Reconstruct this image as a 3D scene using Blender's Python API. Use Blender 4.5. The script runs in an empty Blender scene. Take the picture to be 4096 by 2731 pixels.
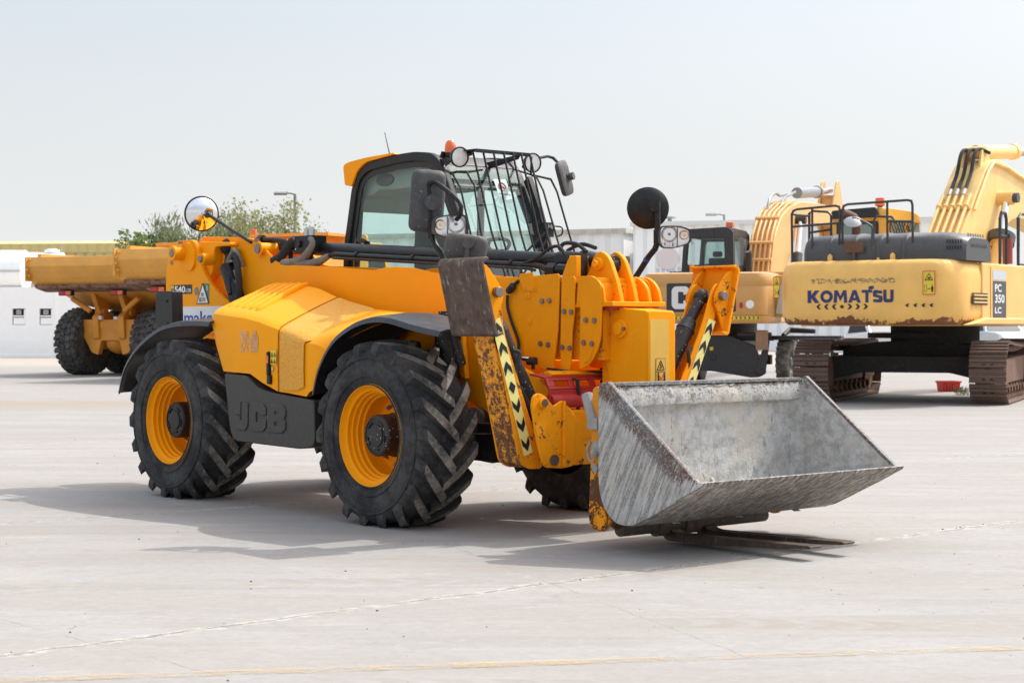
import bpy, bmesh, math, random
from mathutils import Vector, Matrix
R = math.radians
random.seed(11)
scene = bpy.context.scene
col = scene.collection

# ------------------------------------------------------------------ mesh helpers
class MB:
    """collects shapes and links them as one mesh object"""
    def __init__(s): s.v = []; s.f = []; s.m = []
    def add(s, vs, fs, mi=0):
        o = len(s.v)
        s.v += [tuple(p) for p in vs]
        for f in fs:
            s.f.append([i + o for i in f]); s.m.append(mi)
        return s
    def box(s, a, b, mi=0, M=None):
        (x0, y0, z0), (x1, y1, z1) = a, b
        vs = [Vector(p) for p in ((x0,y0,z0),(x1,y0,z0),(x1,y1,z0),(x0,y1,z0),(x0,y0,z1),(x1,y0,z1),(x1,y1,z1),(x0,y1,z1))]
        if M: vs = [M @ p for p in vs]
        return s.add(vs, [(0,3,2,1),(4,5,6,7),(0,1,5,4),(1,2,6,5),(2,3,7,6),(3,0,4,7)], mi)
    def prism(s, pts, ax, a, b, mi=0, M=None):
        n = len(pts)
        def P(p, w):
            v = {'x': (w, p[0], p[1]), 'y': (p[0], w, p[1]), 'z': (p[0], p[1], w)}[ax]
            return M @ Vector(v) if M else Vector(v)
        vs = [P(p, a) for p in pts] + [P(p, b) for p in pts]
        fs = [list(range(n))[::-1], [n + i for i in range(n)]]
        fs += [(i, (i+1) % n, n + (i+1) % n, n + i) for i in range(n)]
        return s.add(vs, fs, mi)
    def loft(s, rings, mi=0, close=True, caps=True):
        n = len(rings[0]); vs = [p for r in rings for p in r]; fs = []
        for k in range(len(rings) - 1):
            for i in range(n if close else n - 1):
                j = (i+1) % n
                fs.append((k*n+i, k*n+j, (k+1)*n+j, (k+1)*n+i))
        if caps and close:
            fs.append(list(range(n))[::-1]); fs.append([(len(rings)-1)*n + i for i in range(n)])
        return s.add(vs, fs, mi)
    def tube(s, pts, r, n=10, mi=0, smooth=0, caps=True):
        P = [Vector(p) for p in pts]
        rs = r if isinstance(r, (list, tuple)) else [r]*len(P)
        if smooth:
            Q = []; q = []
            for i in range(len(P)-1):
                p0 = P[max(i-1,0)]; p1 = P[i]; p2 = P[i+1]; p3 = P[min(i+2,len(P)-1)]
                for k in range(smooth):
                    t = k/smooth
                    Q.append(.5*((2*p1)+(p2-p0)*t+(2*p0-5*p1+4*p2-p3)*t*t+(3*p1-p0-3*p2+p3)*t**3)); q.append(rs[i]*(1-t)+rs[i+1]*t)
            Q.append(P[-1]); q.append(rs[-1]); P = Q; rs = q
        T = []
        for i in range(len(P)):
            a = P[max(i-1,0)]; b = P[min(i+1,len(P)-1)]
            T.append((b-a).normalized())
        u = T[0].orthogonal().normalized(); rings = []
        for i, p in enumerate(P):
            u = (u - T[i]*u.dot(T[i])).normalized(); w = T[i].cross(u)
            k = 1.0
            if 0 < i < len(P)-1:
                c = (P[i]-P[i-1]).normalized().dot((P[i+1]-P[i]).normalized())
                k = min(1.6, 1/max(.5, math.sqrt(max(0.05,(1+c)/2))))
            rings.append([p + (u*math.cos(2*math.pi*j/n) + w*math.sin(2*math.pi*j/n))*rs[i]*(k if smooth==0 else 1) for j in range(n)])
        return s.loft(rings, mi, True, caps)
    def cyl(s, a, b, r, r2=None, n=20, mi=0):
        return s.tube([a, b], [r, r if r2 is None else r2], n, mi)
    def lathe(s, prof, o, d, n=32, mi=0, seg=None):
        """profile of (radius, height along d)"""
        o = Vector(o); d = Vector(d).normalized(); u = d.orthogonal().normalized(); w = d.cross(u)
        rings = [[o + d*h + (u*math.cos(2*math.pi*j/n) + w*math.sin(2*math.pi*j/n))*max(r, .0004) for j in range(n)] for r, h in prof]
        if seg is None:
            s.loft(rings, mi, True, False); n_ = len(rings[0])
            for q, (r_, h_) in ((rings[0], prof[0]), (rings[-1], prof[-1])):
                if r_ < .05: s.add(q, [list(range(n_))], mi)
            return s
        for k in range(len(rings)-1): s.loft(rings[k:k+2], seg[k], True, False)
        return s
    def sheet(s, prof, ax, a, b, th, mi=0):
        """thick strip following an open polyline, extruded along ax"""
        P = [Vector((p[0], p[1])) for p in prof]; off = []
        for i in range(len(P)):
            t = (P[min(i+1,len(P)-1)] - P[max(i-1,0)]).normalized(); off.append(P[i] + Vector((-t.y, t.x))*th)
        return s.prism([tuple(p) for p in P] + [tuple(p) for p in off[::-1]], ax, a, b, mi)
    def ball(s, c, r, n=12, mi=0, sc=(1,1,1)):
        c = Vector(c); rings = []
        for i in range(n//2 + 1):
            a = -math.pi/2 + math.pi*i/(n//2)
            rings.append([c + Vector((math.cos(a)*math.cos(2*math.pi*j/n)*sc[0], math.cos(a)*math.sin(2*math.pi*j/n)*sc[1], math.sin(a)*sc[2]))*r for j in range(n)])
        for k in (0, -1): rings[k] = [p + (q-p)*.02 for p, q in zip(rings[k], rings[1 if k == 0 else -2])]
        return s.loft(rings, mi)
    def quad(s, o, ux, uy, w, h, mi=0):
        o = Vector(o); ux = Vector(ux)*w; uy = Vector(uy)*h
        return s.add([o, o+ux, o+ux+uy, o+uy], [(0,1,2,3)], mi)
    def poly(s, o, ux, uy, pts, mi=0):
        o = Vector(o); ux = Vector(ux); uy = Vector(uy)
        return s.add([o + ux*p[0] + uy*p[1] for p in pts], [list(range(len(pts)))], mi)
    def bolts(s, pts, d, r=.014, h=.012, n=6, mi=0):
        for p in pts:
            p = Vector(p); s.cyl(p, p + Vector(d)*h, r, n=n, mi=mi)
        return s
    def mesh2d(s, me, o, ux, uy, mi=0):
        """a flat or extruded mesh laid on the plane o, ux, uy"""
        o = Vector(o); ux = Vector(ux); uy = Vector(uy); uz = ux.cross(uy)
        s.add([o + ux*v.co.x + uy*v.co.y + uz*v.co.z for v in me.vertices], [list(p.vertices) for p in me.polygons], mi)
        return s
    def build_each(s, name, mats, parent=None, **kw):
        """every loose piece becomes an object of its own"""
        par = list(range(len(s.v)))
        def find(i):
            while par[i] != i: par[i] = par[par[i]]; i = par[i]
            return i
        for f in s.f:
            for i in f[1:]: par[find(i)] = find(f[0])
        groups = {}
        for f, m in zip(s.f, s.m): groups.setdefault(find(f[0]), []).append((f, m))
        out = []
        for g in groups.values():
            k = MB(); ix = {}
            for f, m in g:
                for i in f:
                    if i not in ix: ix[i] = len(k.v); k.v.append(s.v[i])
                k.f.append([ix[i] for i in f]); k.m.append(m)
            out.append(k.build(name, mats, parent, **kw))
        return out
    def build(s, name, mats, parent=None, bev=0, ang=32, seg=2, recalc=True, flat=False):
        me = bpy.data.meshes.new(name)
        me.from_pydata(s.v, [], s.f)
        if not isinstance(mats, (list, tuple)): mats = [mats]
        for m in mats: me.materials.append(m)
        for p, mi in zip(me.polygons, s.m): p.material_index = mi
        if recalc:
            bm = bmesh.new(); bm.from_mesh(me)
            bmesh.ops.recalc_face_normals(bm, faces=bm.faces); bm.to_mesh(me); bm.free()
        if not flat:
            for p in me.polygons: p.use_smooth = True
            me.set_sharp_from_angle(angle=R(ang))
        o = bpy.data.objects.new(name, me); col.objects.link(o)
        if parent is not None: o.parent = parent
        if bev:
            b = o.modifiers.new('bevel', 'BEVEL'); b.width = bev; b.segments = seg; b.limit_method = 'ANGLE'; b.angle_limit = R(40); b.harden_normals = True
        return o

def fil(pts, r, n=4):
    """fillet the corners of a 2D polygon"""
    out = []; N = len(pts)
    for i in range(N):
        p = Vector(pts[i]); a = Vector(pts[i-1]) - p; b = Vector(pts[(i+1) % N]) - p
        rr = r[i] if isinstance(r, (list, tuple)) else r
        if rr <= 0: out.append(tuple(p)); continue
        t = min(rr, a.length*.48, b.length*.48)
        A = p + a.normalized()*t; B = p + b.normalized()*t
        for k in range(n+1):
            u = k/n; out.append(tuple(A*(1-u)**2 + p*2*u*(1-u) + B*u*u))
    return out
def rrect(x0, y0, x1, y1, r, n=4): return fil([(x0,y0),(x1,y0),(x1,y1),(x0,y1)], r, n)
def circ(cx, cy, r, n=20, ry=None): return [(cx + r*math.cos(2*math.pi*i/n), cy + (ry or r)*math.sin(2*math.pi*i/n)) for i in range(n)]
def shape2d(polys, ext=0, bev=0):
    """filled 2D outlines with holes as a mesh"""
    cu = bpy.data.curves.new('outline', 'CURVE'); cu.dimensions = '2D'; cu.fill_mode = 'BOTH'; cu.extrude = ext; cu.bevel_depth = bev; cu.bevel_resolution = 1
    for p in polys:
        sp = cu.splines.new('POLY'); sp.points.add(len(p)-1); sp.use_cyclic_u = True
        for i, q in enumerate(p): sp.points[i].co = (q[0], q[1], 0, 1)
    o = bpy.data.objects.new('outline', cu); me = bpy.data.meshes.new_from_object(o)
    bpy.data.objects.remove(o); bpy.data.curves.remove(cu)
    return me
def text2d(body, h, w=None, bold=0.0, ext=0.0, shear=0.0):
    """the built-in font as a mesh, origin at lower left, capital height h, total width w"""
    cu = bpy.data.curves.new('lettering', 'FONT'); cu.body = body; cu.offset = bold; cu.extrude = ext; cu.shear = shear; cu.resolution_u = 3
    o = bpy.data.objects.new('lettering', cu); me = bpy.data.meshes.new_from_object(o)
    bpy.data.objects.remove(o); bpy.data.curves.remove(cu)
    xs = [v.co.x for v in me.vertices]; ys = [v.co.y for v in me.vertices]
    x0, x1, y0, y1 = min(xs), max(xs), min(ys), max(ys)
    sy = h/(y1-y0); sx = sy if w is None else w/(x1-x0)
    for v in me.vertices: v.co = ((v.co.x-x0)*sx, (v.co.y-y0)*sy, v.co.z)
    return me

def empty(name, loc=(0,0,0), rz=0, parent=None):
    o = bpy.data.objects.new(name, None); col.objects.link(o); o.location = loc; o.rotation_euler = (0,0,rz); o.empty_display_size = .2
    if parent is not None: o.parent = parent
    return o
def tag(o, label=None, cat=None, group=None, kind=None):
    if label: o['label'] = label
    if cat: o['category'] = cat
    if group: o['group'] = group
    if kind: o['kind'] = kind
    return o
def copy_tree(o, parent=None):
    c = o.copy(); col.objects.link(c); c.parent = parent
    for ch in o.children: copy_tree(ch, c)
    return c

# ------------------------------------------------------------------ materials
class NT:
    def __init__(s, m):
        m.use_nodes = True; s.t = m.node_tree; s.t.nodes.clear()
        s.out = s.t.nodes.new('ShaderNodeOutputMaterial')
    def n(s, typ, **kw):
        nd = s.t.nodes.new(typ)
        for k, v in kw.items(): setattr(nd, k, v)
        return nd
    def l(s, a, b): s.t.links.new(a, b)
    def put(s, sock, v):
        if isinstance(v, bpy.types.NodeSocket): s.l(v, sock)
        else: sock.default_value = v
    def obj(s):
        return s.n('ShaderNodeTexCoord').outputs['Object']
    def gen(s): return s.n('ShaderNodeTexCoord').outputs['Generated']
    def map(s, vec, scale=(1,1,1), rot=(0,0,0), loc=(0,0,0)):
        m = s.n('ShaderNodeMapping'); s.l(vec, m.inputs[0]); m.inputs['Scale'].default_value = scale; m.inputs['Rotation'].default_value = rot; m.inputs['Location'].default_value = loc
        return m.outputs[0]
    def noise(s, vec, scale, detail=4, rough=.55, dist=0):
        m = s.n('ShaderNodeTexNoise'); s.l(vec, m.inputs['Vector']); m.inputs['Scale'].default_value = scale; m.inputs['Detail'].default_value = detail; m.inputs['Roughness'].default_value = rough; m.inputs['Distortion'].default_value = dist
        return m.outputs['Fac']
    def vor(s, vec, scale, feat='F1', out='Distance'):
        m = s.n('ShaderNodeTexVoronoi', feature=feat); s.l(vec, m.inputs['Vector']); m.inputs['Scale'].default_value = scale
        return m.outputs[out]
    def math(s, op, a, b=0.0, c=None, clamp=False):
        m = s.n('ShaderNodeMath', operation=op, use_clamp=clamp); s.put(m.inputs[0], a); s.put(m.inputs[1], b)
        if c is not None: s.put(m.inputs[2], c)
        return m.outputs[0]
    def step(s, x, lo, hi):
        m = s.n('ShaderNodeMapRange', interpolation_type='SMOOTHSTEP'); s.put(m.inputs['Value'], x); s.put(m.inputs['From Min'], lo); s.put(m.inputs['From Max'], hi)
        return m.outputs[0]
    def mix(s, f, a, b, blend='MIX'):
        m = s.n('ShaderNodeMix', data_type='RGBA', blend_type=blend); s.put(m.inputs['Factor'], f)
        for sock, v in ((m.inputs[6], a), (m.inputs[7], b)):
            if not isinstance(v, bpy.types.NodeSocket) and len(v) == 3: v = (*v, 1)
            s.put(sock, v)
        return m.outputs[2]
    def sep(s, vec):
        m = s.n('ShaderNodeSeparateXYZ'); s.l(vec, m.inputs[0]); return m.outputs
    def bump(s, h, strength=.3, dist=.01):
        m = s.n('ShaderNodeBump'); s.put(m.inputs['Height'], h); m.inputs['Strength'].default_value = strength; m.inputs['Distance'].default_value = dist
        return m.outputs[0]
    def up(s):
        return s.sep(s.n('ShaderNodeNewGeometry').outputs['Normal'])[2]
    def bsdf(s, color, rough=.5, metal=0.0, normal=None, coat=0, spec=.5):
        b = s.n('ShaderNodeBsdfPrincipled'); 
        if not isinstance(color, bpy.types.NodeSocket) and len(color) == 3: color = (*color, 1)
        s.put(b.inputs['Base Color'], color); s.put(b.inputs['Roughness'], rough); s.put(b.inputs['Metallic'], metal)
        b.inputs['Specular IOR Level'].default_value = spec
        if coat: b.inputs['Coat Weight'].default_value = coat; b.inputs['Coat Roughness'].default_value = .12
        if normal is not None: s.l(normal, b.inputs['Normal'])
        s.l(b.outputs[0], s.out.inputs[0]); return b
def newmat(name):
    m = bpy.data.materials.new(name); return m, NT(m)

RUST = (.075, .035, .018)
def paint(name, c, rough=.42, var=.12, dust=.18, rust=None, scratch=0.0, grad=None, coat=0.0, metal=0.0, dustcol=(.42,.36,.28), rustcol=RUST, speck=0.0, scale=1.0, spec=.5):
    """painted metal or plastic: tone changes, dust on upward faces, chips and rust.
    rust = (amount 0..1, noise scale); grad = (axis, lo, hi, gain) adds rust along an object axis"""
    m, t = newmat(name); co = t.obj()
    n1 = t.noise(co, 2.2*scale, 5, .6); n2 = t.noise(co, 17*scale, 5, .65); n3 = t.noise(co, 90*scale, 3, .6)
    cc = t.mix(t.step(n1, .3, .75), c, tuple(x*(1-var*1.6) for x in c))
    cc = t.mix(t.math('MULTIPLY', t.step(n2, .45, .75), var*1.5), cc, tuple(min(1, x*1.1+.02) for x in c))
    up = t.math('ADD', t.math('MULTIPLY', t.math('MAXIMUM', t.up(), 0.0), .75), .25)
    df = t.math('MULTIPLY', t.math('MULTIPLY', up, t.step(t.math('ADD', t.math('MULTIPLY', n1, .6), t.math('MULTIPLY', n2, .4)), .35, .7)), dust)
    cc = t.mix(df, cc, dustcol)
    rg = t.math('ADD', rough, t.math('MULTIPLY', n2, .12))
    height = t.math('MULTIPLY', n1, .2)
    if scratch:
        sv = t.map(co, (6*scale, 6*scale, 70*scale), (.5, .3, 0))
        sc = t.step(t.noise(sv, 3, 3, .7), .68, .72)
        sc = t.math('MULTIPLY', sc, t.math('MULTIPLY', t.step(n1, .45, .6), scratch))
        cc = t.mix(sc, cc, (.30,.26,.22))
    if speck:
        sp = t.step(t.vor(co, 38*scale), .2, .12)
        sp = t.math('MULTIPLY', sp, t.math('MULTIPLY', t.step(t.noise(co, 9*scale, 3), .45, .6), speck)); cc = t.mix(sp, cc, (.55,.54,.52))
    if rust:
        a, sc = rust
        k = t.math('ADD', t.math('MULTIPLY', t.noise(co, sc*scale, 6, .7), .62), t.math('MULTIPLY', t.noise(co, sc*5.3*scale, 4, .7), .38))
        th = .5 + .22*(1 - 2*a)
        if grad:
            ax, lo, hi, gain = grad
            g = t.step(t.sep(co)['xyz'.index(ax)], lo, hi) if lo < hi else t.math('SUBTRACT', 1.0, t.step(t.sep(co)['xyz'.index(ax)], hi, lo))
            k = t.math('ADD', k, t.math('MULTIPLY', g, gain))
        rm = t.step(k, th, th + .035)
        rc = t.mix(n3, rustcol, (rustcol[0]*2.6, rustcol[1]*2.1, rustcol[2]*1.6))
        rc = t.mix(t.step(n2, .5, .75), rc, (.17,.13,.11))
        cc = t.mix(rm, cc, rc); rg = t.math('ADD', rg, t.math('MULTIPLY', rm, .38), clamp=True)
        height = t.math('SUBTRACT', height, t.math('MULTIPLY', rm, .25))
    t.bsdf(cc, rg, metal, t.bump(height, .25, .01), coat, spec)
    return m
def plain(name, c, rough=.5, metal=0.0, emit=None):
    m, t = newmat(name); b = t.bsdf(t.mix(t.noise(t.obj(), 20, 3), c, tuple(x*.85 for x in c)), rough, metal)
    return m
def rubber(name, c=(.014,.0145,.016), dusty=.35, dc=(.15,.14,.13), rough=.72):
    m, t = newmat(name); co = t.obj()
    n1 = t.noise(co, 5, 5, .65); n2 = t.noise(co, 34, 5, .7)
    f = t.math('MULTIPLY', t.step(t.math('ADD', t.math('MULTIPLY', n1, .65), t.math('MULTIPLY', n2, .35)), .38, .66), dusty)
    cc = t.mix(f, c, dc)
    sv = t.map(co, (8, 60, 60), (.4,.2,.6)); sc = t.math('MULTIPLY', t.step(t.noise(sv, 2, 3, .7), .66, .7), .25)
    cc = t.mix(sc, cc, (.15,.145,.14))
    t.bsdf(cc, t.math('ADD', rough, t.math('MULTIPLY', n2, .15)), 0, t.bump(n2, .2, .006), spec=.4); return m
def steel(name, c=(.16,.13,.11), c2=(.30,.28,.26), rough=.55, metal=.6, scale=1.0, streak=(30,30,4)):
    m, t = newmat(name); co = t.obj(); v = t.map(co, tuple(s*scale for s in streak), (.3,.15,0))
    n = t.noise(v, 1, 5, .65); n2 = t.noise(co, 12*scale, 5, .65)
    cc = t.mix(t.step(n2, .35, .7), c, tuple(x*.5 for x in c)); cc = t.mix(t.math('MULTIPLY', t.step(n, .56, .7), .7), cc, c2)
    t.bsdf(cc, t.math('ADD', rough, t.math('MULTIPLY', n2, .2)), metal, t.bump(n2, .3, .006)); return m
def glass(name, tint=(.78,.93,.90), refl=1.0):
    m, t = newmat(name)
    tr = t.n('ShaderNodeBsdfTransparent'); tr.inputs[0].default_value = (*tint, 1)
    gl = t.n('ShaderNodeBsdfGlossy'); gl.inputs['Roughness'].default_value = .01; gl.inputs[0].default_value = (.9,.97,.95,1)
    lw = t.n('ShaderNodeLayerWeight'); lw.inputs[0].default_value = .5; sch = t.math('ADD', .04, t.math('MULTIPLY', t.math('POWER', lw.outputs['Facing'], 5.0), .96))
    dirt = t.n('ShaderNodeBsdfDiffuse'); dirt.inputs[0].default_value = (.62,.72,.68,1)
    mx = t.n('ShaderNodeMixShader'); t.l(t.math('MULTIPLY', sch, refl), mx.inputs[0]); t.l(tr.outputs[0], mx.inputs[1]); t.l(gl.outputs[0], mx.inputs[2])
    m2 = t.n('ShaderNodeMixShader'); t.l(t.math('MULTIPLY', t.step(t.noise(t.obj(), 3, 5, .7), .35, .8), .06), m2.inputs[0]); t.l(mx.outputs[0], m2.inputs[1]); t.l(dirt.outputs[0], m2.inputs[2])
    t.l(m2.outputs[0], t.out.inputs[0]); return m

YEL = (.99,.355,.001)
M = dict(
    yellow=paint('machine_yellow_paint', YEL, .42, .04, .02, coat=.05, scratch=.2, spec=.1),
    hood=paint('bonnet_yellow_plastic', (.99,.375,.002), .45, .04, .04, scratch=.35, coat=.05, spec=.1),
    yworn=paint('worn_yellow_paint', (.97,.345,.002), .45, .08, .05, rust=(.16, 5), scratch=.6, spec=.1),
    yrust=paint('chipped_yellow_paint', (.94,.33,.003), .5, .12, .08, rust=(.36, 9), scratch=.8, speck=.4, spec=.1),
    legrust=paint('rusted_leg_paint', (.94,.35,.003), .55, .12, .06, rust=(.50, 22), grad=('z', 1.3, .45, .06), speck=.3),
    nose=paint('nose_paint', (.99,.36,.002), .42, .06, .05, rust=(.07, 8), scratch=.6, speck=.35, spec=.1),
    rim=paint('rim_yellow_paint', (.99,.355,.001), .42, .04, .03, rust=(.05, 6), spec=.1),
    black=paint('black_metal_paint', (.008,.008,.010), .40, .2, .07, speck=.12, spec=.35),
    dirtyblack=paint('splattered_black_paint', (.012,.012,.013), .45, .3, .10, speck=1.0, rust=(.16,6)),
    plastic=paint('grey_black_plastic', (.032,.029,.026), .42, .25, .14, speck=.10),
    mirror_shell=paint('mirror_shell_plastic', (.055,.055,.057), .6, .3, .35, speck=.35),
    fender=paint('fender_plastic', (.014,.016,.022), .36, .25, .14),
    dark=paint('dark_underside', (.012,.012,.012), .7, .3, .25),
    padsteel=steel('worn_pad_steel', (.13,.085,.065), (.36,.33,.31), .5, .35, 1, (40,40,7)),
    darksteel=steel('dark_fork_steel', (.10,.07,.055), (.20,.16,.13), .5, .4),
    chrome=plain('chrome', (.85,.85,.86), .06, 1.0),
    silver=plain('silver_metal', (.55,.55,.55), .3, 1.0),
    bolt=plain('bolt_steel', (.25,.22,.20), .4, .8),
    rubber=rubber('tyre_rubber', dusty=.42), lug=rubber('worn_lug_rubber', (.055,.052,.048), .95, (.34,.31,.27), .8),
    hose=rubber('hose_rubber', (.02,.02,.021), .15), sleeve=rubber('dusty_hose_sleeve', (.15,.14,.12), .6, (.32,.29,.24)),
    glass=glass('cab_glass'), glass2=glass('tinted_glass', (.58,.72,.70)),
    red=paint('red_guard_paint', (.50,.018,.018), .45, .2, .25, rust=(.22, 9)),
    orange_lens=paint('orange_lens', (.85,.13,.015), .2, .05, .02, coat=.5),
    red_lens=paint('red_lens', (.5,.02,.015), .25, .05, .03),
    seat=paint('seat_fabric', (.03,.032,.034), .85, .2, .1),
    liner=paint('roof_liner', (.30,.31,.29), .8, .05, .05),
    white=plain('white_print', (.78,.78,.76), .5), ink=plain('black_print', (.012,.012,.013), .5),
    blue=plain('blue_print', (.02,.06,.40), .45), green=plain('green_print', (.06,.22,.12), .5), redink=plain('red_print', (.6,.03,.02), .5),
    label_yellow=paint('label_yellow', (.80,.58,.04), .45, .1, .1), chev_yellow=paint('chevron_tape_yellow', (.93,.85,.30), .4, .06, .05, speck=.15),
    palegold=paint('grazed_decal_paint', (.80,.46,.06), .45, .1, .1, scratch=.6, speck=.3),
)
def mesh_panel():
    m, t = newmat('perforated_vent_mesh'); co = t.obj()
    d = t.vor(t.map(co, (1,1,1), (0,0,R(45))), 150)
    h = t.step(d, .25, .55)
    cc = t.mix(h, (.52,.20,.006), (.84,.385,.02)); cc = t.mix(t.math('MULTIPLY', t.step(t.noise(co, 4, 4), .45, .7), .2), cc, (.75,.45,.12))
    t.bsdf(cc, .5, 0, t.bump(h, .5, .003)); return m
M["ventmesh"] = mesh_panel()
def lens_mat():
    m, t = newmat("lamp_lens"); tr = t.n("ShaderNodeBsdfTransparent"); gl = t.n("ShaderNodeBsdfGlossy"); gl.inputs["Roughness"].default_value = .05; lw = t.n("ShaderNodeLayerWeight"); lw.inputs[0].default_value = .5
    mx = t.n("ShaderNodeMixShader"); t.l(t.math("ADD", .05, t.math("MULTIPLY", t.math("POWER", lw.outputs["Facing"], 4.0), .9)), mx.inputs[0]); t.l(tr.outputs[0], mx.inputs[1]); t.l(gl.outputs[0], mx.inputs[2]); t.l(mx.outputs[0], t.out.inputs[0]); return m
M["lens"] = lens_mat()
M["reflector"] = plain("reflector", (.86,.86,.86), .28, .85); M["lamp_dark"] = plain("lamp_detail_grey", (.22,.23,.24), .3, .5); M["amber_reflector"] = plain("amber_reflector", (.88,.72,.58), .28, .8); M["lamp"] = plain("ribbed_lamp_glass", (.86,.88,.86), .2, .1)
def crust(name, inside):
    """steel plate caked with dried concrete"""
    m, t = newmat(name); co = t.obj()
    n1 = t.noise(co, 3.2, 6, .62); n2 = t.noise(co, 15, 6, .7); n3 = t.noise(co, 70, 4, .7)
    base = t.mix(t.step(n2, .3, .7), (.33,.32,.30), (.58,.575,.555))
    base = t.mix(t.math('MULTIPLY', t.step(n1, .5, .62), .8), base, (.54,.50,.42)); base = t.mix(t.math('MULTIPLY', t.step(t.noise(co, 28, 5, .75), .53, .66), .4), base, (.38,.36,.33))
    rustc = t.mix(n3, (.065,.042,.034), (.17,.095,.06)); rustc = t.mix(t.step(n1, .4, .6), rustc, (.13,.13,.135))
    if inside:
        z = t.sep(co)[2]
        k = t.math('ADD', t.math('ADD', t.math('MULTIPLY', n2, .55), t.math('MULTIPLY', n3, .45)), t.math('MULTIPLY', t.step(z, .80, .97), .12))
        f = t.math('MULTIPLY', t.step(k, .60, .68), .8)
        f = t.math('MAXIMUM', f, t.math('MULTIPLY', t.step(n1, .68, .74), .6))
    else:
        sv = t.map(t.map(co, (1,1,1), (0, R(-26), 0)), (48, 34, 3.4)); s = t.noise(sv, 1, 7, .72)
        k = t.math('ADD', t.math('MULTIPLY', s, .6), t.math('ADD', t.math('MULTIPLY', n2, .25), t.math('MULTIPLY', n1, .15)))
        zz = t.sep(co); edge = t.math('ADD', t.math('MULTIPLY', zz[0], .79), zz[2]); f = t.step(t.math('ADD', k, t.math('MULTIPLY', t.math('MULTIPLY', t.step(edge, 2.50, 2.58), t.step(zz[2], .45, .50)), .09)), .47, .555); f = t.math('MULTIPLY', f, t.math('ADD', .74, t.math('MULTIPLY', t.step(edge, 2.50, 2.58), .26)))
        f = t.math('MULTIPLY', f, t.math('SUBTRACT', 1.0, t.math('MULTIPLY', t.step(n3, .5, .62), .55)))
    cc = t.mix(f, base, rustc)
    if not inside:
        dn = t.step(t.math('MULTIPLY', t.up(), -1.0), .25, .6); us = t.noise(t.map(co, (9, 40, 9)), 1, 6, .7)
        cc = t.mix(t.math('MULTIPLY', dn, t.step(us, .42, .62)), cc, t.mix(n3, (.10,.075,.055), (.22,.175,.13)))
    h = t.math('ADD', t.math('MULTIPLY', n2, .7), t.math('MULTIPLY', n3, .3))
    t.bsdf(cc, t.math('SUBTRACT', .92, t.math('MULTIPLY', f, .3)), 0, t.bump(h, .8 if inside else .4, .03 if inside else .012)); return m
M['crust_in'] = crust('bucket_concrete_crust', True); M['crust_out'] = crust('bucket_scraped_plate', False)
# ================================================================== TELEHANDLER (local: x forward, y left, z up)
TH = empty('telehandler', (-.134, 12.609, 0), R(-49))
tag(TH, 'orange yellow telescopic handler with black cab, raised stabiliser legs and a grey front bucket', 'telehandler')

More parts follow.
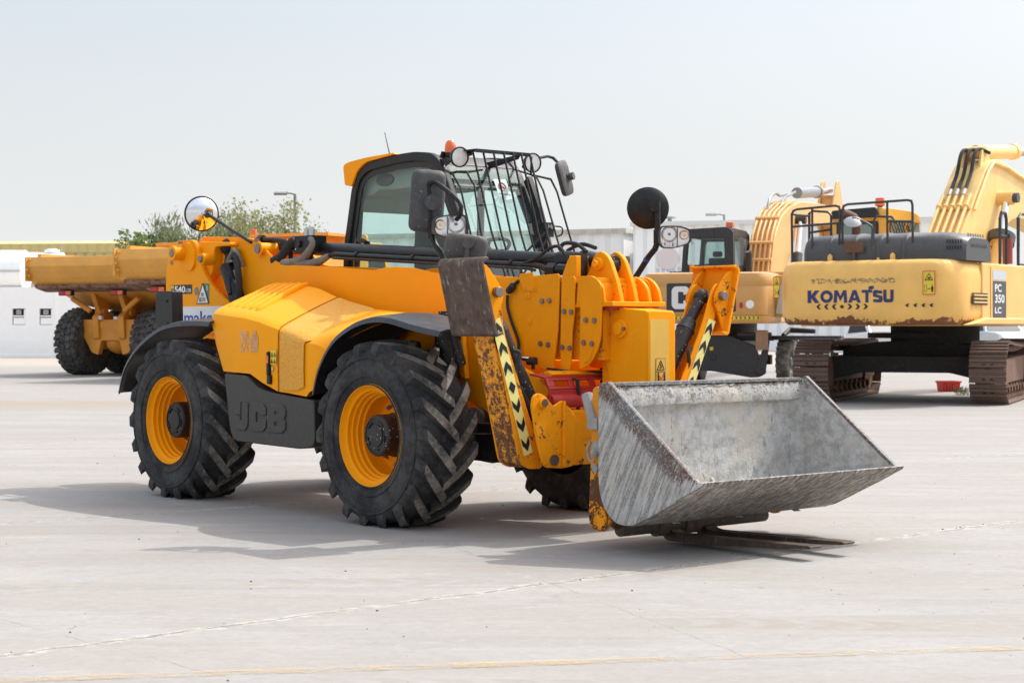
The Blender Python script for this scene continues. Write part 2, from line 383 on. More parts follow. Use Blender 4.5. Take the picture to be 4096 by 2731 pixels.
# ---------------- wheels
def make_wheel(side, cx, name='wheel', clamp=True):
    """side -1: outer face at -y.  The rim is the part, tyre and hub cap are sub-parts"""
    hz = .605; cy = side*.87; Ro = .645
    def W(r, lat, th):      # lat: + is outboard
        return (cx + r*math.sin(th), cy + side*lat, hz + r*math.cos(th))
    root = empty(name, (0,0,0), 0, TH)
    t = MB(); N = 72
    prof = [(.350,.196),(.352,.214),(.40,.232),(.47,.236),(.53,.226),(.565,.205),(.588,.17),(.598,.10),(.603,.0),(.598,-.10),(.588,-.17),(.565,-.205),(.53,-.226),(.47,-.236),(.40,-.232),(.352,-.214),(.350,-.196)]
    rings = [[W(r, l, 2*math.pi*k/N) for k in range(N)] for r, l in prof]
    t.loft(rings, 0, True, False)
    for (r, l) in ((.345,.222),(.40,.2335),(.52,.231)):      # raised sidewall rings
        t.loft([[W(r+a, l+b, 2*math.pi*k/N) for k in range(N)] for a, b in ((-.006,0),(-.003,.005),(.003,.005),(.006,0))], 0, True, False)
    NL = 18; pitch = 2*math.pi/NL
    def rtop(l): return Ro - .42*l*l
    def rbase(l): return .597 - .32*l*l
    for s in (1, -1):
        for k in range(NL):
            th0 = k*pitch + (0 if s > 0 else pitch/2) + .12
            secs = []
            steps = [(.232,.545,-.012,.030),(.226,.598,-.006,.030)] + [(.212 - i*(.245/9), None, .40*(i/9)**.92, None) for i in range(10)]
            for (lat, rt, dth, hw) in steps:
                th = th0 + dth; i = max(0, (.212 - lat)/.245)
                w = hw if hw else .029 + .003*math.sin(math.pi*i)
                if rt is None: rt = rtop(lat); rb = rbase(lat) - .012
                else: rb = rt - .05
                wb = w + .016
                sl = .62            # circumferential half width grows with the slant of the bar
                a, b = w/Ro/.80, wb/Ro/.80
                if hw:
                    ro = Vector(W(rt, lat, th)); 
                    secs.append([W(rb+.015, lat-.02, th-b), W(rt, lat, th-a), W(rt, lat, th+a), W(rb+.015, lat-.02, th+b)])
                else:
                    secs.append([W(rb, lat, th-b), W(rt, lat, th-a), W(rt, lat, th+a), W(rb, lat, th+b)])
            if s < 0: secs = [[(p[0], 2*cy - p[1], p[2]) for p in q] for q in secs]
            n = len(t.v); t.loft(secs, 0, True, True)
            # mark the worn top faces
            nf = len(secs)-1; f0 = len(t.f) - (nf*4 + 2)
            for j in range(2, nf): t.m[f0 + j*4 + 1] = 1
    t.v = [(x, y, max(z, .004 + .002*((i*7) % 3))) if z < .012 else (x, y, z) for i, (x, y, z) in enumerate(t.v)] if clamp else t.v
    ty = t.build('tyre', [M['rubber'], M['lug']], root, ang=38)
    # sidewall lettering
    tl = MB()
    for body, r, th0, h in (('16.5/85-24', .455, -1.75, .036), ('IMPLEMENT-AS504', .365, 1.15, .034)):
        me = text2d(body, h, bold=.01); wd = max(v.co.x for v in me.vertices)
        for v in me.vertices:
            th = th0 + (v.co.x - wd/2)/r*side*-1 ; th = th0 + (v.co.x - wd/2)/r
            rr = r + v.co.y; lat = .2375 if r > .42 else .2295
            v.co = W(rr, lat + .002, th if side < 0 else -th)
        tl.add([v.co for v in me.vertices], [list(p.vertices) for p in me.polygons])
        bpy.data.meshes.remove(me)
        if side < 0: tl.build('sidewall_lettering', M['rubber2'], root, flat=True)
        tl = MB()
    d = (0, side, 0)
    r = MB()
    P = [(.300,.10),(.335,.215),(.345,.222),(.350,.213),(.345,.205)]
    prof = [(.352,.206),(.352,.216),(.344,.222),(.334,.219),(.327,.20),(.318,.185),(.302,.178),(.306,.160),(.304,.148),(.290,.142),(.294,.126),(.292,.112),(.278,.106),(.282,.090),(.280,.076),(.266,.070),(.268,.03),(.264,-.03),(.255,-.045),(.20,-.045),(.185,-.02),(.10,-.02)]
    r.lathe(prof, (cx, cy, hz), d, 56)
    r.build('rim', M['rim'], root, ang=50)
    h = MB()
    h.lathe([(.150,-.04),(.150,.01),(.142,.014),(.140,.150),(.132,.160),(.118,.163),(.117,.158),(.075,.158),(.074,.166),(.05,.168),(.0,.168)], (cx, cy, hz), d, 40)
    for k in range(5):
        a = .5 + k*2*math.pi/5
        pts = [(cx + math.sin(a+q)*.095, cy + side*.163, hz + math.cos(a+q)*.095) for q in (-.3,-.1,.1,.3)]
        h.tube(pts, .006, 6)
    h.build('hub_cap', M['dirtyblack'] if cx > -1 else M['black'], root)
    b = MB()
    for k in range(10):
        a = .1 + k*2*math.pi/10; c = Vector((cx + math.sin(a)*.205, cy - side*.045, hz + math.cos(a)*.205))
        b.lathe([(.019,0),(.019,.022),(.010,.023),(.010,.040),(.0,.041)], c, d, 8)
    b.build_each('wheel_nut', M['bolt'], root)
    return root
M['rubber2'] = rubber('tyre_lettering_rubber', (.045,.045,.046), .5, (.14,.13,.12))
make_wheel(-1, 0); make_wheel(-1, -2.63); make_wheel(1, 0); make_wheel(1, -2.63)

# ---------------- chassis
c = MB()
c.prism([(-3.2,.62),(-.75,.60),(-.42,.78),(-.1,.90),(.2,.86),(.46,.76),(.62,.66),(.9,.52),(1.30,.46),(1.30,.78),(.95,1.02),(.55,1.16),(.17,1.36),(-.25,1.40),(-1.2,1.15),(-3.2,1.2)], 'y', -.45, -.41)
c.prism([(-3.2,.62),(-.75,.60),(-.42,.78),(-.1,.90),(.2,.86),(.46,.76),(.62,.66),(.9,.52),(1.30,.46),(1.30,.78),(.95,1.02),(.55,1.10),(-1.2,1.10),(-3.2,1.2)], 'y', .41, .45)
c.box((-3.1,-.40,.70),(-.9,.40,.95)); c.box((.62,-.405,.66),(1.26,.405,.80))
c.prism(fil([(-3.1,.62),(-3.5,.70),(-3.6,.95),(-3.6,1.30),(-3.1,1.30)], .06), 'y', -.30, .30)       # rear counterweight
c.prism([(.14,1.30),(.165,1.15),(.25,.98),(.30,.98),(.26,1.30)], 'y', -.50, -.455)                    # gusset by the front wheel
c.build('chassis', M['yellow'], TH, bev=.012)
tw = MB()
tower = fil([(-3.893,2.046),(-3.72,2.068),(-3.50,2.068),(-3.43,2.0),(-3.40,1.92),(-3.339,1.813),(-3.238,1.705),(-3.098,1.607),(-2.9,1.52),(-2.7,1.28),(-3.86,1.28),(-3.968,1.64)], [.07,.05,.06,.05,.1,.1,.1,.1,.1,.02,.02,.2])
tw.prism(tower, 'y', -.35, -.315); tw.prism(tower, 'y', .315, .35)
tw.prism(fil([(-3.70,2.02),(-3.54,2.06),(-3.445,1.98),(-3.44,1.86),(-3.50,1.80),(-3.66,1.83)], .08), 'y', -.372, -.345)
tw.cyl((-3.64,-.47,1.955),(-3.64,-.30,1.955),.062,n=28); tw.cyl((-3.265,-.41,1.895),(-3.265,-.30,1.895),.05,n=24)
tw.build('boom_tower', M['yellow'], TH, bev=.006)
x = MB(); x.bolts([(-3.64,-.47,1.955)], (0,-1,0), .035, .004, 16); x.bolts([(-3.265,-.41,1.895)], (0,-1,0), .03, .02, 6); x.bolts([(-3.62,-.40,2.035)], (0,0,1), .022, .02, 8)
x.bolts([(-3.437,-.351,1.633)], (0,-1,0), .034, .003, 18); x.bolts([(-3.845,-.351,1.885)], (0,-1,0), .022, .003, 12)
x.build('pin_end', M['bolt'], TH)
# decals on the tower
q = MB(); y0 = -.353; X, Z = (1,0,0), (0,0,1)
q.quad((-3.86,y0,1.612), X, Z, .35, .078, 0); q.quad((-3.853,y0-.002,1.618), X, Z, .05, .066, 1)
q.mesh2d(text2d('540', .058, .18, bold=.035), (-3.79,y0-.003,1.622), X, Z, 2); q.mesh2d(text2d('-170', .034, .095, bold=.03), (-3.612,y0-.003,1.622), X, Z, 2)
q.mesh2d(text2d('JCB', .03, .04, bold=.02), (-3.848,y0-.004,1.632), X, Z, 0)
q.build('model_decal', [M['ink'], M['label_yellow'], M['white']], TH, flat=True)
q = MB(); q.poly((-3.42,y0,1.525), X, Z, [(-.015,0),(.19,0),(.19,.01),(.10,.172),(.075,.172),(-.015,.01)], 0); q.poly((-3.42,y0-.002,1.525), X, Z, [(0,.008),(.172,.008),(.088,.160)], 1)
q.quad((-3.335,y0+.001,1.56), X, Z, .10, .135, 2); q.mesh2d(text2d('5', .04, bold=.02), (-3.275,y0-.001,1.635), X, Z, 1)
q.mesh2d(text2d('70', .032, bold=.012), (-3.36,y0-.004,1.585), X, Z, 0); q.mesh2d(text2d('BD7V', .034, .10, bold=.012), (-3.385,y0-.004,1.543), X, Z, 0)
q.build('registration_decal', [M['ink'], M['white'], M['green']], TH, flat=True)
q = MB(); q.poly((-3.66,y0,1.30), X, Z, rrect(0,0,.75,.205,.02), 0); q.mesh2d(text2d('makc', .11, .44, bold=.012), (-3.63,y0-.003,1.355), X, Z, 1)
q.build('owner_decal', [M['white'], M['blue']], TH, flat=True)

# axles and running gear
a = MB()
for cx in (0, -2.63):
    a = MB(); a.tube([(cx,-.72,.605),(cx,-.35,.60),(cx,-.2,.60)], [.10,.11,.17], 18); a.tube([(cx,.72,.605),(cx,.35,.60),(cx,-.2,.60)], [.10,.11,.17], 18)
    a.ball((cx+.05,-.05,.58), .23, 16, 0, (1.15,.8,.9)); a.cyl((cx,-.80,.605),(cx,-.68,.605),.17,n=24); a.cyl((cx,.80,.605),(cx,.68,.605),.17,n=24)
    a.tube([(cx+.24,-.6,.56),(cx+.24,.6,.56)], .035, 10)
    if cx == 0: a.box((.10,-.38,.42),(.55,-.12,.60)); a.box((.3,-.40,.62),(.62,.3,.68))
    a.build('axle', M['dark'], TH, bev=.01)
a = MB(); a.cyl((.175,-.56,.99),(.175,-.56,1.36),.085,n=24); a.cyl((.175,-.56,1.36),(.175,-.56,1.44),.06,n=20); a.cyl((.175,-.56,.80),(.175,-.56,.99),.04); a.build('levelling_cylinder', M['dirtyblack'], TH)

# ---------------- engine cover
hd = MB()
ST = [  # x, bottom z, shoulder z, inner top z, outer y
    (-2.075, 1.00, 1.395, 1.635, -1.03), (-2.03, 1.00, 1.44, 1.685, -1.05), (-1.60, .99, 1.405, 1.672, -1.052), (-1.40, .93, 1.375, 1.645, -1.052), (-1.16, .872, 1.322, 1.575, -1.05),
    (-1.135, .868, 1.312, 1.568, -1.045), (-1.03, .862, 1.285, 1.54, -1.045), (-.80, .843, 1.225, 1.487, -1.042)]
def hood_ring(x, zb, zs, zi, y, inner=-.30):
    sh = lambda yy: -.27*(yy + 1.05)/.75          # the section lines lean back towards the boom
    lo = .165 if x < -1.9 else .165*max(0, (-1.2 - x)/.8)      # rear edge leans in at the foot
    pts = []
    for yy, z, dx in ((y+.0, zb, lo), (y-.004, (zb+zs)/2, lo*.4), (y, zs-.034, .02*lo), (y+.006, zs-.008, 0), (y+.032, zs+.016, 0), (y+.085, zs+.040, 0)):
        pts.append((x + dx + sh(yy), yy, z))
    za = zs + .040
    for k in (.25,.5,.75,.92):
        yy = (y+.085)*(1-k) + inner*k; pts.append((x + sh(yy), yy, za + (zi-za)*k + .007*math.sin(math.pi*k)))
    pts += [(x + sh(inner), inner, zi-.03), (x + sh(inner), inner+.005, zi-.2), (x + sh(inner), inner+.01, 1.05), (x + lo + sh(y+.03), y+.05, zb)]
    return pts
hd.loft([hood_ring(*s) for s in ST], 0, True, True)
# front corner that follows the wheel arch
arc = [(-.667,.89),(-.645,.98),(-.60,1.07),(-.53,1.16),(-.44,1.24),(-.33,1.30),(-.19,1.355),(-.02,1.395),(.12,1.405)]
fr = []
b0 = hood_ring(*ST[-1])
def arcring(k):
    """strip between the hood's last section and the arch edge"""
    out = []
    n = 9
    for i in range(n):
        a = Vector(b0[i]); ax_, az_ = arc[i]
        yo = -1.042 if i < 4 else -1.042 + (i-3)*.068
        b = Vector((ax_, yo, az_)); p = a*(1-k) + b*k
        bul = .018*math.sin(math.pi*k)
        out.append(tuple(p + Vector((0, -bul*.4, bul))))
    out.append((b0[9][0]*(1-k) + .22*k, b0[9][1]*(1-k) - .40*k, b0[9][2]*(1-k) + 1.39*k))
    return out
hd.loft([arcring(k/6) for k in range(7)], 0, False, False)
hd.loft([[arcring(k/6)[-1] for k in range(7)], [(arcring(k/6)[-1][0], -.29, arcring(k/6)[-1][2]-.03) for k in range(7)], [(arcring(k/6)[-1][0], -.28, 1.1) for k in range(7)]], 0, False, False)
for k in range(5):        # pressed ribs on top
    xx = -1.95 + k*.095
    def top(x, y, zs=1.452 - k*.006, zi=1.69): 
        kk = (y + .95)/.65; return zs + (zi - zs)*kk + .008*math.sin(math.pi*kk)
    pts = [(xx -.27*(y+1.05)/.75, y, top(xx, y) - (.014 if i in (0, 5) else .0)) for i, y in enumerate((-.93,-.90,-.75,-.6,-.45,-.34))]
    hd.tube(pts, [.012,.034,.030,.028,.026,.02], 10, 0, 3)
hood = hd.build('engine_cover', M['hood'], TH, ang=28)
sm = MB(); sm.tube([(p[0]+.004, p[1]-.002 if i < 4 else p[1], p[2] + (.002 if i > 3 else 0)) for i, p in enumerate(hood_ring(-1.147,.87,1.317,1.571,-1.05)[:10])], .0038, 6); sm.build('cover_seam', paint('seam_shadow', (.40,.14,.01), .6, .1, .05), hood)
# perforated vent: offset skin over the cover between the seam and the corner
vm = MB()
def off(p, q, n): return tuple(Vector(p) + Vector(n)*q)
ra = hood_ring(-1.108,.868,1.305,1.56,-1.05); rb_ = hood_ring(-1.0,.862,1.277,1.533,-1.049); rc_ = hood_ring(-.90,.855,1.25,1.508,-1.047); rd_ = hood_ring(-.815,.85,1.228,1.488,-1.046)
def strip(r): 
    out = []
    for i in range(0, 10):
        p = Vector(r[i]); n = Vector((0,-1,0)) if i < 3 else (Vector((0,-.7,.7)) if i < 5 else Vector((.05,-.3,.95)))
        out.append(tuple(p + n*.009))
    return out
ss = []
for r, e in ((ra,.02),(rb_,.02),(rc_,.03),(rd_,.06)):
    q_ = strip(r); q_[0] = (q_[0][0], q_[0][1], q_[0][2]+e); ss.append(q_)
# widen the top half of the vent towards the boom end
ss[3] = [tuple(Vector(p) + Vector((.0 if i < 4 else (i-3)*.055, 0, 0 if i < 4 else -(i-3)*.010))) for i, p in enumerate(ss[3])]
ss[2] = [tuple(Vector(p) + Vector((.0 if i < 4 else (i-3)*.03, 0, 0 if i < 4 else -(i-3)*.004))) for i, p in enumerate(ss[2])]
vm.loft(ss, 0, False, False); vm.build('vent_mesh', M['ventmesh'], hood, ang=40)
lt = MB(); lt.prism(rrect(-1.262,.985,-1.235,1.155,.008), 'y', -1.078, -1.050, 0); lt.prism(rrect(-1.262,1.07,-1.236,1.125,.006), 'y', -1.082, -1.06, 1); lt.prism(rrect(-1.262,.92,-1.222,.985,.012), 'y', -1.075, -1.05, 0)
lt.cyl((-1.205,-1.066,1.03),(-1.205,-1.05,1.03),.013,n=12,mi=2)
lt.build('cover_latch', [M['black'], M['orange_lens'], M['silver']], hood, bev=.003)
w = MB(); w.quad((-1.228,-1.064,1.062), X, Z, .075, .105, 0)
for i in range(2):
    for j in range(2):
        o = (-1.222 + i*.036, -1.067, 1.068 + j*.05)
        if j: w.poly(o, X, Z, [(0,0),(.03,0),(.015,.034)], 1); w.poly((o[0], -1.069, o[2]), X, Z, [(.0065,.005),(.0235,.005),(.015,.024)], 0); w.quad((o[0]+.013,-1.071,o[2]+.007), X, Z, .004, .011, 1)
        else: w.quad((o[0]+.003,-1.067,o[2]+.004), X, Z, .024, .012, 1); w.quad((o[0]+.011,-1.069,o[2]+.016), X, Z, .008, .016, 1)
w.build('warning_decal', [M['label_yellow'], M['ink']], hood, flat=True)
g = MB()        # faded remains of a peeled sticker
random.seed(5)
for i in range(9):
    for j in range(5):
        if (i in (4,) and j != 2) or random.random() < .10: continue
        g.quad((-1.645 + i*.0275, -1.0585 - .0006*abs(i-4)/4, 1.150 + j*.031), X, Z, .0275*random.uniform(.8,1), .031*random.uniform(.85,1), 0)
g.build('peeled_decal', paint('faded_decal', (.80,.42,.17), .6, .25, .1, scratch=.9), hood, flat=True)

# ---------------- side tank / step box under the cover
tk = MB()
bp = fil([(-1.865,.985),(-1.56,.975),(-1.49,.935),(-1.40,.885),(-1.22,.86),(-.69,.818),(-.675,.50),(-.85,.470),(-1.72,.485),(-1.785,.56)], [.02,.05,.05,.05,.05,.02,.06,.08,.08,.06])
tk.prism(bp, 'y', -1.058, -.46)
tank = tk.build('side_box', M['plastic'], TH, bev=.022, seg=3)
lt = MB()
def jl(s, x, w, h):        # blocky emblem letters, outline style
    return [[(x + px*w, py*h) for px, py in p] for p in s]
J = [[(0,1),(.42,1),(.42,.56),(0,.56)], fil([(.55,1),(1,1),(1,.22),(.80,0),(.22,0),(0,.20),(0,.48),(.40,.48),(.40,.32),(.55,.32)], .12)]
Cc = [fil([(.2,1),(.8,1),(1,.82),(1,.60),(.62,.60),(.62,.70),(.38,.70),(.38,.30),(.62,.30),(.62,.42),(1,.42),(1,.18),(.8,0),(.2,0),(0,.2),(0,.8)], .05)]
B = [fil([(0,0),(.8,0),(1,.15),(1,.42),(.90,.5),(1,.6),(1,.86),(.8,1),(0,1)], .08), [(.38,.62),(.38,.78),(.66,.78),(.66,.62)], [(.38,.22),(.38,.40),(.66,.40),(.66,.22)]]
me = shape2d(jl(J, 0, .17, .20) + jl(Cc, .195, .215, .20) + jl(B, .435, .225, .20), .004, .005)
lt.mesh2d(me, (-1.70,-1.058,.575), X, Z); lt.build('emblem_letters', M['plastic'], tank, ang=50)

# ---------------- fenders
def fender(arcpts, name):
    f = MB(); P = []
    for i, (x, z) in enumerate(arcpts): P.append((x, z))
    rings = []
    n = len(P)
    for i, (x, z) in enumerate(P):
        t = (Vector(P[min(i+1,n-1)]) - Vector(P[max(i-1,0)])).normalized(); nx, nz = -t.y, t.x
        sec = []
        for y, o in ((-1.10,-.035),(-1.085,.0),(-1.04,.012),(-.85,.03),(-.70,.03),(-.60,.015),(-.585,-.02)): sec.append((x + nx*o, y, z + nz*o))
        for y, o in ((-.60,.0),(-.70,.015),(-.85,.015),(-1.04,-.003),(-1.075,-.015),(-1.09,-.035)): sec.append((x + nx*o, y, z + nz*o))
        rings.append(sec)
    f.loft(rings, 0, True, True)
    return f.build(name, M['fender'], TH, ang=35)
def dense(P, k=4):
    out = []
    for i in range(len(P)-1):
        p0, p1, p2, p3 = [Vector(P[j]) for j in (max(i-1,0), i, i+1, min(i+2,len(P)-1))]
        for q in range(k):
            t = q/k; out.append(tuple(.5*((2*p1)+(p2-p0)*t+(2*p0-5*p1+4*p2-p3)*t*t+(3*p1-p0-3*p2+p3)*t**3)))
    out.append(tuple(P[-1])); return out
fender(dense([(-.672,.87),(-.60,1.05),(-.437,1.235),(-.196,1.352),(.02,1.395),(.22,1.392),(.48,1.345),(.76,1.305)]), 'fender')
fender(dense([(-3.434,.80),(-3.335,1.005),(-3.121,1.18),(-2.819,1.312),(-2.574,1.362),(-2.265,1.377),(-2.02,1.37)]), 'fender')
e = MB(); e.tube([(.15,-.62,1.36),(.36,-.66,1.34),(.40,-.66,1.22),(.40,-.62,1.08)], .035, 12, 0, 4)
e.tube([(-.62,-.80,1.0),(-.60,-.6,1.02),(-.55,-.45,1.02)], .022, 10); e.box((-.66,-.95,.93),(-.62,-.60,1.02)); e.tube([(-3.25,-.95,1.02),(-3.2,-.6,1.05),(-3.1,-.4,1.05)], .022, 10)
e.build_each('fender_bracket', M['dirtyblack'], TH)
p = MB(); p.prism(fil([(-3.16,1.32),(-3.15,1.60),(-3.13,1.622),(-2.90,1.618),(-2.885,1.30)], .01), 'y', -.90, -.80); p.bolts([(-2.98,-.90,1.54),(-2.97,-.90,1.36)], (0,-1,0), .012, .008)
p.build('rear_lamp_guard', M['black'], TH, bev=.008)
# ---------------- telescopic boom
bm_ = MB()
prof = [(-3.618,1.98),(-3.60,2.07),(-3.55,2.098),(-3.24,2.085),(-2.905,2.066),(-2.771,2.052),(-2.70,2.03),(-2.638,1.995),(-2.525,1.92),(-2.45,1.872),(-2.396,1.848),(-2.32,1.832),(-2.25,1.825),(-1.75,1.80),(-1.106,1.755),(-1.04,1.764),(-.979,1.772),(-.839,1.776),(-.64,1.762),(-.52,1.742),(-.431,1.726),(-.30,1.712),(.14,1.678),(.73,1.668),(.73,1.127),(.58,1.13),(-2.5,1.30),(-3.25,1.62),(-3.55,1.80)]
bm_.prism(prof, 'y', -.225, -.20); bm_.prism(prof, 'y', .20, .225)
bm_.prism([(-2.3,1.80),(.70,1.650),(.70,1.15),(-2.5,1.32)], 'y', -.203, .203)
bm_.prism([(-3.58,2.06),(-2.75,2.02),(-2.75,1.99),(-3.58,2.03)], 'y', -.203, .203)
bm_.cyl((-2.62,-.262,1.965),(-2.62,.24,1.965),.05,n=24); bm_.cyl((-2.62,-.272,1.965),(-2.62,-.262,1.965),.062,n=24)
bm_.prism(fil([(-.90,1.16),(-.80,1.43),(-.22,1.385),(.10,1.16),(.02,1.10),(-.2,1.33),(-.76,1.37),(-.83,1.14)], .04), 'y', -.232, -.224)     # welded doubler
boom = bm_.build('boom', M['yellow'], TH, bev=.006)
x = MB(); x.bolts([(-2.62,-.272,1.965)], (0,-1,0), .04, .012, 16); x.bolts([(-2.64,-.27,2.02)], (0,0,1), .02, .03, 8); x.build('boom_pin', M['bolt'], boom)
# crowd / lift rams, rear bracket
b = MB(); b.prism(fil([(-3.45,2.05),(-2.98,2.03),(-2.98,2.0),(-3.22,2.0),(-3.25,1.78),(-3.35,1.72),(-3.45,1.80)], [.02,.02,.01,.05,.06,.05,.03]), 'y', -.31, -.225); b.build('ram_bracket', M['yellow'], boom, bev=.01)
b = MB(); b.tube([(-3.16,-.18,1.99),(-3.09,-.25,1.83)], .045, 16); b.tube([(-3.10,-.25,1.84),(-2.86,-.27,1.42)], .07, 20); b.tube([(-3.0,-.30,1.74),(-2.94,-.33,1.60)], .018, 10); b.ball((-3.17,-.2,2.0), .075, 14); b.build('lift_ram', M['black'], boom)
b = MB()
for k in range(3): b.tube([(-3.22+.05*k,-.245-.015*k,1.775),(-3.05+.025*k,-.255-.015*k,1.93),(-2.985+.012*k,-.26-.015*k,1.965),(-2.94+.015*k,-.26-.015*k,1.94),(-2.90+.02*k,-.26,1.83)], .017, 8, 0, 4)
b.tube([(-2.95,-.28,1.80),(-2.91,-.28,1.72),(-2.95,-.28,1.69),(-2.955,-.28,1.64)], .016, 8, 0, 3); b.box((-3.06,-.30,1.865),(-2.96,-.24,1.885)); b.build('steel_pipes', M['sleeve'], boom)
b = MB(); b.tube([(-2.925,-.29,1.93),(-2.87,-.31,1.84),(-2.84,-.31,1.70),(-2.85,-.31,1.55)], .028, 12, 0, 4); b.tube([(-2.96,-.27,1.72),(-2.90,-.3,1.6),(-2.86,-.3,1.5)], .022, 10, 0, 4); b.build('hose', M['hose'], boom)
# extension cylinder on top, valve block, pipes, hoses
cz = lambda x: 1.948 - (x + 2.0)*.0605
b = MB(); b.tube([(-2.86,-.05,cz(-2.86)),(-2.83,-.05,cz(-2.83)),(.86,-.05,cz(.86))], [.040,.053,.053], 24)
b.tube([(.76,-.05,cz(.76)),(.86,-.05,cz(.86)),(1.0,-.05,cz(1.0))], [.064,.066,.06], 24); b.tube([(-2.80,-.05,cz(-2.8)),(-2.72,-.05,cz(-2.72))], .062, 24)
b.build('extension_cylinder', M['black'], boom)
b = MB(); b.tube([(-1.80,-.135,1.885),(-1.74,-.14,1.897),(.60,-.14,1.750),(.68,-.14,1.735),(.72,-.14,1.72),(.80,-.14,1.725)], .020, 10); b.tube([(-1.7,-.18,1.865),(.55,-.175,1.73),(.64,-.17,1.715)], .010, 8)
for x_ in (-1.45,-.75,-.1,.35): b.tube([(x_,-.14,1.905-.063*(x_+1.74)-.003),(x_+.025,-.14,1.902-.063*(x_+1.74))], .026, 10)
b.tube([(-2.83,-.10,2.055),(-2.48,-.12,2.03),(-2.40,-.12,1.98),(-2.36,-.12,1.86),(-2.33,-.12,1.83)], .020, 10, 0, 4); b.tube([(-2.86,-.10,2.058),(-2.80,-.10,2.054)], .036, 6)
b.tube([(.78,-.17,1.72),(.86,-.17,1.715)], .045, 6); b.tube([(.84,-.17,1.717),(.96,-.16,1.71)], .038, 8); b.build('hydraulic_pipes', M['black'], boom)
b = MB(); b.box((-2.245,-.17,1.925),(-2.00,-.03,2.055), 0); b.cyl((-2.14,-.12,2.05),(-2.14,-.12,2.115),.026,n=8,mi=1); b.cyl((-2.075,-.12,2.05),(-2.075,-.12,2.112),.026,n=8,mi=1)
b.cyl((-2.14,-.12,2.11),(-2.14,-.12,2.128),.015,n=8,mi=1); b.cyl((-2.075,-.12,2.11),(-2.075,-.12,2.125),.015,n=8,mi=1)
b.bolts([(-2.17,-.17,1.99)], (0,-1,0), .03, .02, 6, 0); b.bolts([(-2.22,-.17,1.95),(-2.03,-.17,1.95),(-2.03,-.17,2.03)], (0,-1,0), .01, .008, 6, 1); b.cyl((-2.12,-.1,1.85),(-2.12,-.1,1.93),.022,n=8)
b.build('valve_block', [M['black'], M['silver']], boom, bev=.004)
b = MB(); b.tube([(-2.26,-.15,2.03),(-2.32,-.17,1.99),(-2.40,-.19,1.90),(-2.50,-.2,1.865)], .036, 12, 0, 4); b.build('hose', M['hose'], boom)
b = MB(); b.tube([(-2.03,-.17,2.025),(-1.99,-.18,2.02),(-1.985,-.18,1.97),(-2.08,-.19,1.88),(-2.22,-.2,1.845),(-2.36,-.2,1.845)], [.018,.02,.026,.034,.034,.03], 12, 0, 4); b.build('hose_sleeve', M['sleeve'], boom)
b = MB(); b.tube([(-1.80,-.15,1.885),(-1.92,-.17,1.84),(-2.05,-.19,1.83),(-2.2,-.2,1.835)], [.022,.034,.03,.025], 12, 0, 4); b.build('hose_sleeve', M['sleeve'], boom)
b = MB(); b.tube([(.45,-.15,1.75),(.62,-.14,1.80),(.75,-.13,1.865),(.84,-.12,1.86),(.93,-.12,1.74)], .012, 8, 0, 5); b.tube([(.72,-.02,1.86),(.80,-.05,1.895),(.92,-.05,1.885),(1.02,-.05,1.83)], .014, 8, 0, 5); b.tube([(.72,.05,1.85),(.86,.05,1.89),(1.0,.05,1.86)], .014, 8, 0, 5); b.build('hose', M['hose'], boom)
# section ends with wear-pad plates
def collar(name, P, y, mat, th=.012):
    k = MB(); k.prism(P, 'y', -y, -y+th); k.prism(P, 'y', y-th, y)
    xs = [p[0] for p in P]; zs = [p[1] for p in P]
    return k
k = collar('a', fil([(.60,1.672),(.945,1.685),(.957,1.66),(.94,1.31),(.895,1.05),(.88,1.04),(.745,1.062),(.735,1.13),(.60,1.13)], [.02,.03,.03,.05,.02,.03,.02,.01,.01]), .240, None)
k.box((.62,-.228,1.63),(.93,.228,1.66)); k.build('section_end', M['yworn'], boom, bev=.003)
k = collar('b', fil([(.972,1.668),(1.10,1.668),(1.092,1.40),(1.075,1.32),(1.06,1.08),(1.045,1.045),(.965,1.042),(.96,1.2)], [.01,.03,.05,.05,.02,.02,.02,.0]), .236, None)
k.box((.98,-.224,1.62),(1.09,.224,1.655)); k.build('section_end', M['yworn'], boom, bev=.003)
k = collar('c', fil([(1.150,1.664),(1.27,1.664),(1.345,1.61),(1.347,1.44),(1.335,1.25),(1.30,1.17),(1.235,1.085),(1.14,1.055),(1.145,1.3)], [.01,.05,.05,.03,.05,.04,.05,.02,.0]), .232, None)
k.box((1.16,-.22,1.62),(1.30,.22,1.652)); k.prism([(1.19,1.10),(1.235,1.11),(1.275,1.19),(1.265,1.23),(1.24,1.20),(1.215,1.13),(1.19,1.125)], 'y', -.238, -.232); k.build('section_end', M['yworn'], boom, bev=.003)
k = MB(); k.box((.62,-.19,1.12),(1.32,.19,1.62)); k.build('inner_section', M['yrust'], boom)
b = MB()
pl = [(x_,z_) for x_, z_ in ((.789,1.506),(.862,1.508),(.775,1.222),(.850,1.215),(1.00,1.435),(1.07,1.432),(.985,1.20),(1.055,1.195),(1.205,1.378),(1.285,1.375),(1.185,1.232),(1.262,1.225))]
b.bolts([(x_,-.242 if x_ < .95 else (-.238 if x_ < 1.1 else -.234),z_) for x_, z_ in pl], (0,-1,0), .018, .010, 10); b.build_each('wear_pad_bolt', M['bolt'], boom)
